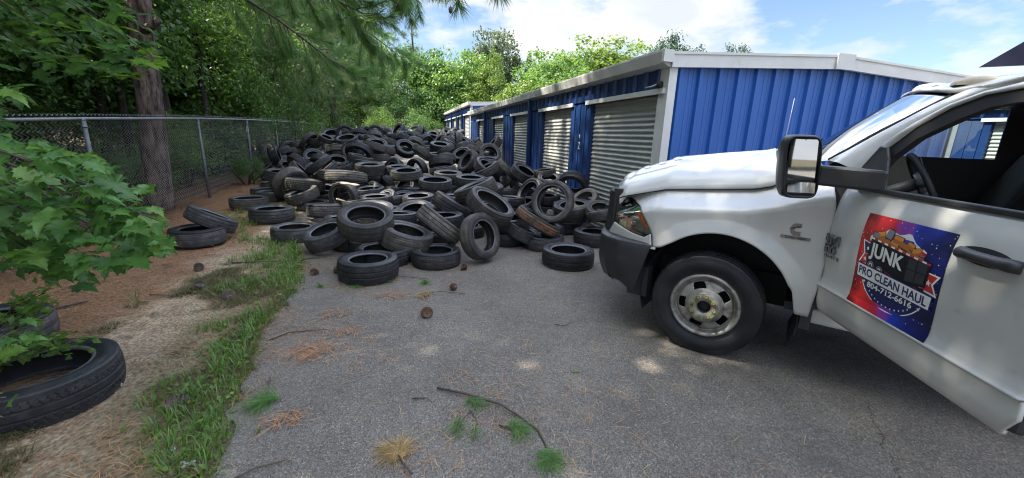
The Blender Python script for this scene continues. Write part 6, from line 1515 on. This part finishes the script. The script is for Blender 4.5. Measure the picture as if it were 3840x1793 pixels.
for poly_, d0, d1, cnt, size, tips in masses:
    B_ = MB(); tipw = []
    for (tx, ty) in tips:
        e = at(tx, ty, d0 + (d1 - d0) * rng.uniform(.3, .7)); s0 = Vector(stem0[2 if ty > 300 else 3]) if ty < 1100 else Vector((-2.5, 2.2, 0)); m1 = s0.lerp(e, .5) + Vector((0, 0, .12 if ty < 1100 else -.1)); m2 = s0.lerp(e, .8) + Vector((0, 0, .06))
        B_.tube([rel(s0, maple), rel(m1, maple), rel(m2, maple), rel(e, maple)], [.012, .008, .005, .003], 6); tipw.append((s0, e))
    B_.build('branch', TWIG, maple)
    P = []; Nn = []; T_ = []
    while len(P) < cnt:
        x = rng.uniform(-300, 720); y = rng.uniform(-200, 1600)
        if not in_poly(x, y, poly_): continue
        dp = d0 + (d1 - d0) * rng.random(); p = at(x, y, dp)
        s0, e = min(tipw, key=lambda t: (p - t[1]).length)
        out_ = (p - s0); out_.z *= .4; out_.normalize()
        q = Vector((out_.x * .6, out_.y * .6, -.45)) + Vector(rng.normal(size=3)) * .35
        P.append(p - q.normalized() * size * .5); T_.append(q)
        Nn.append(Vector((-.02, -.35, 1.0)) + Vector(rng.normal(size=3)) * .33)
    V, F_ = maple_leaves(np.array(P) - np.array(maple.location), np.array(Nn), np.array(T_), size, rng)
    link('foliage', np_mesh('foliage', V, [F_]), maple, MAPLE)
# one light spray in front of the pine trunk
P = []; Nn = []; T_ = []
for (x, y, d) in ((520, 190, 3.1), (545, 215, 3.1), (575, 230, 3.2), (500, 225, 3.0), (430, 280, 3.0), (455, 300, 3.0), (540, 250, 3.1), (400, 290, 2.9), (560, 705, 2.5)):
    P.append(at(x, y, d)); T_.append(Vector((.6, .1, -.5)) + Vector(rng.normal(size=3)) * .2); Nn.append(Vector((-.2, -.4, 1)) + Vector(rng.normal(size=3)) * .3)
V, F_ = maple_leaves(np.array(P) - np.array(maple.location), np.array(Nn), np.array(T_), .16, rng)
link('foliage', np_mesh('foliage', V, [F_]), maple, mat('maple_young', island=[(.12, .25, .03), (.16, .30, .04), (.10, .2, .03)], rough=.4, trans=.4))
# privet growing into the huge tire
priv = empty('privet_shoot', (-2.15, 2.75, 0)); tag(priv, 'leafy shoot growing out over the huge tire at the lower left', 'shrub')
P = []; Dv = []; mb = MB()
for (x0, y0, z0), (x1, y1, z1) in (((-2.5, 3.0, .1), (-1.86, 2.72, .34)), ((-2.5, 2.9, .1), (-1.95, 2.62, .36)), ((-2.5, 3.1, .2), (-2.1, 2.9, .5)), ((-2.6, 2.9, .1), (-2.15, 2.55, .42)), ((-2.6, 3.1, .2), (-2.2, 3.05, .55)), ((-2.6, 3.0, .2), (-2.05, 2.8, .28)), ((-2.7, 2.9, .2), (-2.35, 2.7, .5))):
    a, b = Vector((x0, y0, z0)), Vector((x1, y1, z1)); mb.tube([rel(a, priv), rel(a.lerp(b, .5) + Vector((0, 0, .08)), priv), rel(b, priv)], [.008, .006, .003], 5)
    for k in range(75):
        t = .2 + .8 * rng.random(); p = a.lerp(b, t) + Vector((0, 0, .3 * t * (1 - t))) + Vector(rng.normal(size=3)) * .03; P.append(rel(p, priv)); Dv.append((b - a).normalized() + Vector(rng.normal(size=3)) * .6)
mb.build('stems', TWIG, priv)
P = np.array(P); V, F_ = leaf_quads(P, rng.normal(size=P.shape) * .4 + np.array([0, -.2, 1]), .062, .5, rng=rng, dirs=np.array(Dv)); link('foliage', np_mesh('foliage', V, [F_]), priv, LEAF_M)
# ================================================================ grass, straw, litter
rng = np.random.default_rng(99)
def blades(n, sampler, hmin, hmax, width, rng, lean=.6, per=9, crad=.05):
    """tufts of bent blades; returns verts, faces"""
    C_ = []
    while len(C_) < n // per: 
        q = sampler()
        if q is not None: C_.append(q)
    C_ = np.array(C_); nc = len(C_); hs = C_[:, 3]
    a = rng.uniform(0, 2 * np.pi, (nc, per)); r = crad * rng.random((nc, per)) ** .5
    b = C_[:, None, :3] + np.stack([r * np.cos(a), r * np.sin(a), np.zeros_like(r)], 2); b = b.reshape(-1, 3); a = a.ravel() + rng.normal(size=nc * per) * .5
    h = np.repeat(hs, per) * rng.uniform(hmin, hmax, nc * per); d = np.stack([np.cos(a), np.sin(a), np.zeros_like(a)], 1); s = np.stack([-np.sin(a), np.cos(a), np.zeros_like(a)], 1) * width
    le = lean * rng.uniform(.3, 1.4, nc * per)
    p1 = b + d * (h * le * .35)[:, None]; p1[:, 2] += h * .62; p2 = b + d * (h * le)[:, None]; p2[:, 2] += h * np.clip(1.05 - .45 * le, .25, 1)
    V = np.stack([b - s, b + s, p1 + s * .8, p1 - s * .8, p2], 1).reshape(-1, 3); k = np.arange(nc * per) * 5
    return V, [np.stack([k, k + 1, k + 2, k + 3], 1), np.stack([k + 3, k + 2, k + 4], 1)]
def lush():
    y = 1.0 + 8.5 * rng.random() ** 1.1; e = drive_edge(y)
    wband = .44 + .28 * abs(fbm(y * 2.1, .3, 2)) + (.5 if y > 5.8 else 0) * sstep(5.5, 7, y)
    x = e - .03 - abs(rng.normal()) * wband * .6
    if fbm(x * 3, y * 2.2, 5) < (.12 if y < 3.2 else .08 if y < 5.8 else -.15): return None
    return (x, y, ground_z(x, y) - .005, .085 + .055 * max(0, fbm(x * 2, y * 1.7, 9)) + (.03 if y > 5.5 else 0))
V, F_ = blades(4700, lush, .5, 1.5, .0032, rng, .85, 12, .05)
o = link('grass', np_mesh('grass', V, F_), None, GRASSM); o['kind'] = 'stuff'; tag(o, 'green grass tufts along the edge of the asphalt', 'grass')
def dry():
    y = .9 + 8.0 * rng.random(); e = drive_edge(y); x = e - .02 - (1.0 + .35 * fbm(1.0, y * 1.9, 2)) * rng.random() ** .9
    if fbm(x * 2.3, y * 1.6, 3) < .05: return None
    return (x, y, ground_z(x, y) - .005, .034 + .022 * rng.random())
V, F_ = blades(24000, dry, .5, 1.4, .0024, rng, 1.5, 11, .055)
o = link('dry_grass', np_mesh('dry_grass', V, F_), None, GRASSY); o['kind'] = 'stuff'; tag(o, 'dry matted grass between the sand and the asphalt', 'grass')
P = []
while len(P) < 1500:
    q = lush() if rng.random() < .7 else dry()
    if q is not None: P.append((q[0] + rng.normal() * .05, q[1] + rng.normal() * .05, q[2] + .015 + .03 * rng.random()))
P = np.array(P); V, F1 = leaf_quads(P, rng.normal(size=P.shape) * .4 + np.array([0, 0, 1.0]), .042, .6, rng=rng)
o = link('low_weeds', np_mesh('low_weeds', V, [F1]), None, LEAF_Y); o['kind'] = 'stuff'; tag(o, 'small broad weeds among the grass along the asphalt', 'weeds')
def needles_flat(n, sampler, L0, L1, wd, rng, zoff=.003):
    P = []
    while len(P) < n:
        q = sampler()
        if q is not None: P.append(q)
    P = np.array(P); a = rng.uniform(0, 2 * np.pi, n); L_ = rng.uniform(L0, L1, n); d = np.stack([np.cos(a), np.sin(a), rng.normal(size=n) * .05], 1); s = np.stack([-np.sin(a), np.cos(a), np.zeros(n)], 1) * wd
    P[:, 2] += zoff + rng.random(n) * .012; bend = s / wd * (rng.normal(size=n) * .08 * L_)[:, None]
    A = P - d * L_[:, None] / 2; B = P + d * L_[:, None] / 2; M_ = P + bend; M_[:, 2] += .004
    A[:, 2] = np.maximum(A[:, 2], P[:, 2] - .008); B[:, 2] = np.maximum(B[:, 2], P[:, 2] - .008)
    V = np.stack([A - s * .6, A + s * .6, M_ + s, M_ - s, B + s * .4, B - s * .4], 1).reshape(-1, 3); k = np.arange(n) * 6
    return np_mesh('needles', V, [np.stack([k, k + 1, k + 2, k + 3], 1), np.stack([k + 3, k + 2, k + 4, k + 5], 1)])
def straw():
    y = .8 + 15 * rng.random() ** 1.6; x = -1.25 - 3.6 * rng.random()
    if x > -2.25 and rng.random() > (.32 + .4 * max(0, fbm(x * 2, y * 2, 4))): return None
    return (x, y, ground_z(x, y))
o = link('pine_straw', needles_flat(34000, straw, .08, .17, .0016, rng), None, STRAW); o['kind'] = 'stuff'; tag(o, 'rust brown pine straw covering the ground by the fence', 'pine straw')
def spill():
    y = 1.2 + 8 * rng.random() ** 1.3
    r = rng.random(); e = drive_edge(y)
    if r < .45: x = e + rng.normal() * .22
    elif r < .8: x = e + .3 + abs(rng.normal()) * .9
    else: x = e + 3.6 * rng.random()
    if fbm(x * 4, y * 4, 7) < (-.1 if x < e + .2 else .15): return None
    return (x, y, .002 if x > e else ground_z(x, y))
o = link('scattered_needles', needles_flat(3400, spill, .06, .15, .0014, rng), None, STRAW); o['kind'] = 'stuff'; tag(o, 'loose brown pine needles scattered on the asphalt', 'pine needles')
def spill2():
    y = 1.3 + 4.5 * rng.random(); x = drive_edge(y) + 4.0 * rng.random()
    return (x, y, .002)
o = link('tan_needles', needles_flat(420, spill2, .04, .13, .0016, rng), None, TAN); o['kind'] = 'stuff'; tag(o, 'single tan pine needles lying across the open asphalt', 'pine needles')
# clumps of straw that read as small heaps
for k, (px, py, n, r) in enumerate(((1180, 1310, 90, .09), (1150, 1340, 60, .07), (1480, 1110, 60, .10), (1080, 1575, 50, .07), (1300, 1250, 40, .08), (1250, 1180, 50, .09))):
    c = on_z(px, py); L2 = []
    me = needles_flat(n, lambda: (c.x + rng.normal() * r, c.y + rng.normal() * r * .6, .004), .07, .15, .002, rng, .004)
    o = link('needle_clump', me, None, STRAW); tag(o, ['brown needle clump at the left of the asphalt, on the long stick', 'brown needle clump nearest the long stick at the grass edge', 'brown needles gathered behind the pine cone on open asphalt', 'brown needle clump by the mossy spot near the camera', 'thin brown needle clump in the middle of the asphalt', 'brown needle clump below the fallen green sprigs'][k], 'pine needles', 'needle clumps on the asphalt')
# ---- pine cones
mb = MB(); mb.lathe([(0, -.042), (.018, -.036), (.027, -.012), (.022, .018), (.010, .04), (0, .045)], 10, 'z')
for r_ in range(8):
    zz = -.036 + r_ * .0105; rr = .033 * math.sin(math.pi * (r_ + 1.6) / 10.5) + .004
    for k in range(9):
        a = 2 * math.pi * (k + .5 * (r_ % 2)) / 9; c_, s_ = math.cos(a), math.sin(a)
        mb.add([(c_ * rr * .5 - s_ * .008, s_ * rr * .5 + c_ * .008, zz), (c_ * rr * .5 + s_ * .008, s_ * rr * .5 - c_ * .008, zz), (c_ * (rr + .010) + s_ * .007, s_ * (rr + .010) - c_ * .007, zz + .008), (c_ * (rr + .010) - s_ * .007, s_ * (rr + .010) + c_ * .007, zz + .008), (c_ * (rr + .013), s_ * (rr + .013), zz + .003)], [(0, 1, 2, 3), (3, 2, 4)])
CONE = mat('pine_cone', (.085, .045, .028), .7, col2=(.16, .10, .07), scale=60, spec=.3)
CONE2 = mat('weathered_cone', (.20, .16, .13), .8, col2=(.10, .075, .06), scale=60)
pc0 = mb.build('pine_cone', CONE)
cone_me2 = pc0.data.copy(); cone_me2.materials.clear(); cone_me2.materials.append(CONE2)
for k, (px, py, w_, lb) in enumerate(((1600, 1175, 0, 'brown pine cone in the middle of the asphalt below the lone tire'), (1738, 1005, 0, 'small brown pine cone just below the upright front tire'), (1702, 1078, 0, 'small dark pine cone on the asphalt right of the green sprigs'), (1180, 1020, 0, 'dark pine cone at the grass edge left of the lone front tire'), (1265, 1015, 0, 'dark pine cone touching the left side of the lone front tire'), (745, 1003, 1, 'grey pine cone on the sandy path nearest the leaning tire pair'), (752, 1073, 1, 'grey pine cone on its side at the edge of the sandy path'), (855, 1108, 1, 'grey pine cone in the grass right of the sandy path'), (657, 1512, 1, 'pale pine cone in the dry grass near the camera'))):
    o = pc0 if k == 0 else pc0.copy()
    if k: COL.objects.link(o)
    if w_: o.data = cone_me2
    p = on_z(px, py, .03); o.location = (p.x, p.y, (.0 if p.x > -1 else ground_z(p.x, p.y)) + .036); o.rotation_euler = (R_(70 + 25 * math.sin(k)), .3, k * 1.9); s = (1.15, .85, .85, 1, 1.1, 1.1, 1.2, 1.2, 1.2)[k]; o.scale = (s, s, s)
    tag(o, lb, 'pine cone', 'pine cones on the ground')
# ---- sticks
for pts_, r, lb in (([(1640, 1462), (1750, 1490), (1880, 1530), (1960, 1580), (2020, 1620), (2050, 1680)], .0075, None),
        ([(1000, 1280), (1080, 1255), (1150, 1245), (1225, 1243)], .006, 'bent stick lying across the left edge of the asphalt'),
        ([(870, 985), (1000, 982), (1120, 975), (1225, 968)], .009, 'long straight stick across the grass below the slumped tire'),
        ([(1545, 1500), (1600, 1500), (1620, 1512)], .004, 'short dark twig left of the long fallen branch'),
        ([(880, 1800), (960, 1765), (1080, 1730)], .005, 'thin curved twig at the bottom edge of the asphalt'),
        ([(2080, 1220), (2120, 1228), (2140, 1215)], .004, 'short dark twig alone on the asphalt by the truck side'),
        ([(1870, 1600), (1920, 1620), (1945, 1650)], .005, 'brown twig just right of the long fallen branch'),
        ([(560, 1105), (600, 1110), (645, 1110)], .006, 'short stick on the sandy path'),
        ([(100, 1180), (200, 1165), (330, 1135)], .014, 'pale broken stick on the pine straw beyond the huge tire')):
    if lb is None: continue
    P = []
    for i, (x, y) in enumerate(pts_):
        p = on_z(x, y, 0); P.append((p.x, p.y, (0 if p.x > -1.0 else ground_z(p.x, p.y)) + r + .006 + .006 * (i % 2)))
    mb = MB(); mb.tube(P, [r, *[r * .9] * (len(P) - 2), r * .5], 6); o = mb.build('stick', TWIG); tag(o, lb, 'stick')
# ---- fallen pine sprigs
def sprig(stem, tufts, label, m, cnt=70, L_=.16, r=.004, wd=.0026, cat='pine sprig'):
    o = empty('fallen_sprig', tuple(on_z(*stem[0]))); tag(o, label, cat, 'pine sprigs fallen on the ground')
    def W(px, py, z): p = on_z(px, py); return Vector((p.x, p.y, z)) - o.location
    mb = MB(); mb.tube([W(x, y, r + .008 + .01 * math.sin(i)) for i, (x, y) in enumerate(stem)], [r * (1 - .5 * i / len(stem)) for i in range(len(stem))], 6)
    for (x, y, dx, dy, sx, sy) in tufts: mb.tube([W(sx, sy, .012), W(x, y, .02)], [r * .6, r * .4], 5)
    mb.build('stem', TWIG, o)
    P = []; Dv = []
    for (x, y, dx, dy, sx, sy) in tufts:
        a = W(x, y, .022); b = W(x + dx, y + dy, .022); P.append(a); Dv.append((b - a).normalized())
    V, a_, b_ = needle_tufts(np.array(P), np.array(Dv), cnt, L_, wd, rng, .75, .0); V[:, 2] = np.clip(V[:, 2] * .35 + .012, .004, .05)
    link('needles', np_mesh('needles', V, [a_, b_]), o, m); return o
sprig([(1640, 1462), (1750, 1490), (1880, 1530), (1960, 1580), (2020, 1620), (2055, 1690), (2065, 1720)], [(2060, 1740, 0, 60, 2060, 1700), (2065, 1735, -60, 50, 2060, 1700), (2070, 1740, 60, 40, 2062, 1700), (1945, 1620, 20, 30, 1960, 1580), (1960, 1625, 30, 10, 1962, 1582), (1790, 1525, 30, 20, 1780, 1502)], 'long fallen branch with green needle tufts near the camera', NEEDLE, 80, .15, .0085, .0028, 'fallen branch')
sprig([(1545, 1785), (1510, 1745), (1490, 1712)], [(1470, 1705, -60, -5, 1490, 1712), (1475, 1700, -60, 35, 1490, 1712), (1490, 1690, -20, -60, 1490, 1712), (1505, 1690, 45, -70, 1490, 1712), (1470, 1712, -50, 70, 1490, 1712)], 'fan of dry tan needles on a twig at the bottom of the picture', TAN, 75, .155, .006, .003)
sprig([(1765, 1545), (1730, 1590), (1700, 1640)], [(1700, 1630, -25, 50, 1715, 1612), (1715, 1615, -20, 60, 1720, 1600)], 'drooping green sprig left of the long fallen branch', NEEDLE, 50, .11, .004)
sprig([(1765, 1545), (1790, 1590), (1775, 1660)], [(1780, 1640, -10, 60, 1785, 1610)], 'thin green sprig between the drooping one and the long branch', NEEDLE, 36, .11, .003)
sprig([(1015, 1420), (1005, 1480), (985, 1520)], [(985, 1515, -60, 10, 1000, 1490), (975, 1520, -60, 25, 990, 1510), (995, 1500, -60, 0, 1003, 1480), (970, 1525, -65, 35, 985, 1520)], 'green needle plume at the grass edge near the camera', NEEDLE, 70, .19, .004, .0028)
sprig([(1300, 1075), (1380, 1055), (1480, 1040), (1600, 1050)], [(1350, 1075, -40, 25, 1380, 1055), (1330, 1080, -50, 15, 1370, 1058), (1450, 1060, -15, 40, 1470, 1042), (1470, 1055, 25, 30, 1480, 1040), (1590, 1065, -10, 40, 1600, 1050), (1600, 1065, 30, 30, 1605, 1050)], 'long green pine sprig right below the lone front tire', NEEDLE, 60, .15, .005)
sprig([(1745, 1105), (1650, 1100), (1610, 1105)], [(1590, 1110, -60, 15, 1610, 1105), (1580, 1115, -40, 30, 1605, 1108)], 'tan dry needle tuft on a twig below the green sprig', TAN, 80, .14, .004)
sprig([(1190, 1060), (1200, 1075)], [(1200, 1080, 15, 30, 1195, 1070), (1210, 1078, 30, 10, 1195, 1070)], 'little green sprig at the asphalt edge left of the long green sprig', NEEDLE, 36, .10, .003)
# small odds and ends
mb = MB(); c = on_z(2160, 1397); mb.add([(c.x - .03, c.y, .006), (c.x, c.y - .012, .008), (c.x + .03, c.y + .004, .012), (c.x, c.y + .018, .01)], [(0, 1, 2, 3)]); o = mb.build('fallen_leaf', LEAF_Y, solid=.0012); tag(o, 'single bright green leaf on open asphalt', 'leaf')
WOOD = mat('pale_wood', (.42, .34, .24), .8, col2=(.30, .24, .17), scale=20, stretch=(1, 8, 1))
for p, rz, ry, lb in (((-1.18, 8.70, .22), .5, .35, 'pale broken board seen through the upright arch tire'), ((.50, 9.95, .48), .9, 1.0, 'short grey board stuck through a tire hole in the heap'), ((-1.0, 8.2, .62), -.3, .1, 'wood scrap lying between tires in the middle of the heap')):
    mb = MB(); mb.prism([(-.17, -.045, 0), (.14, -.05, 0), (.19, .02, 0), (.12, .045, 0), (-.16, .04, 0)], (0, 0, .02)); o = mb.build('broken_board', WOOD, bevel=.003); o.location = p; o.rotation_euler = (.2, ry, rz); tag(o, lb, 'board')
SCRAP = mat('paper_scrap', (.34, .34, .33), .8)
for k, (px, py, s, lb) in enumerate(((640, 1695, .020, 'white crumpled scrap in the grass nearest the camera'), (705, 1745, .035, 'small grey scrap at the bottom edge by the dry grass'), (450, 1448, .016, 'tiny white scrap touching the huge tire'))):
    c = on_z(px, py); mb = MB(); mb.grid(lambda u, v: (c.x + s * (u - .5) * 2, c.y + s * (v - .5) * 1.1, ground_z(c.x, c.y) + .02 + .012 * math.sin(9 * u + k) * math.cos(7 * v)), 6, 5); o = mb.build('paper_scrap', SCRAP, solid=.001); tag(o, lb, 'scrap')
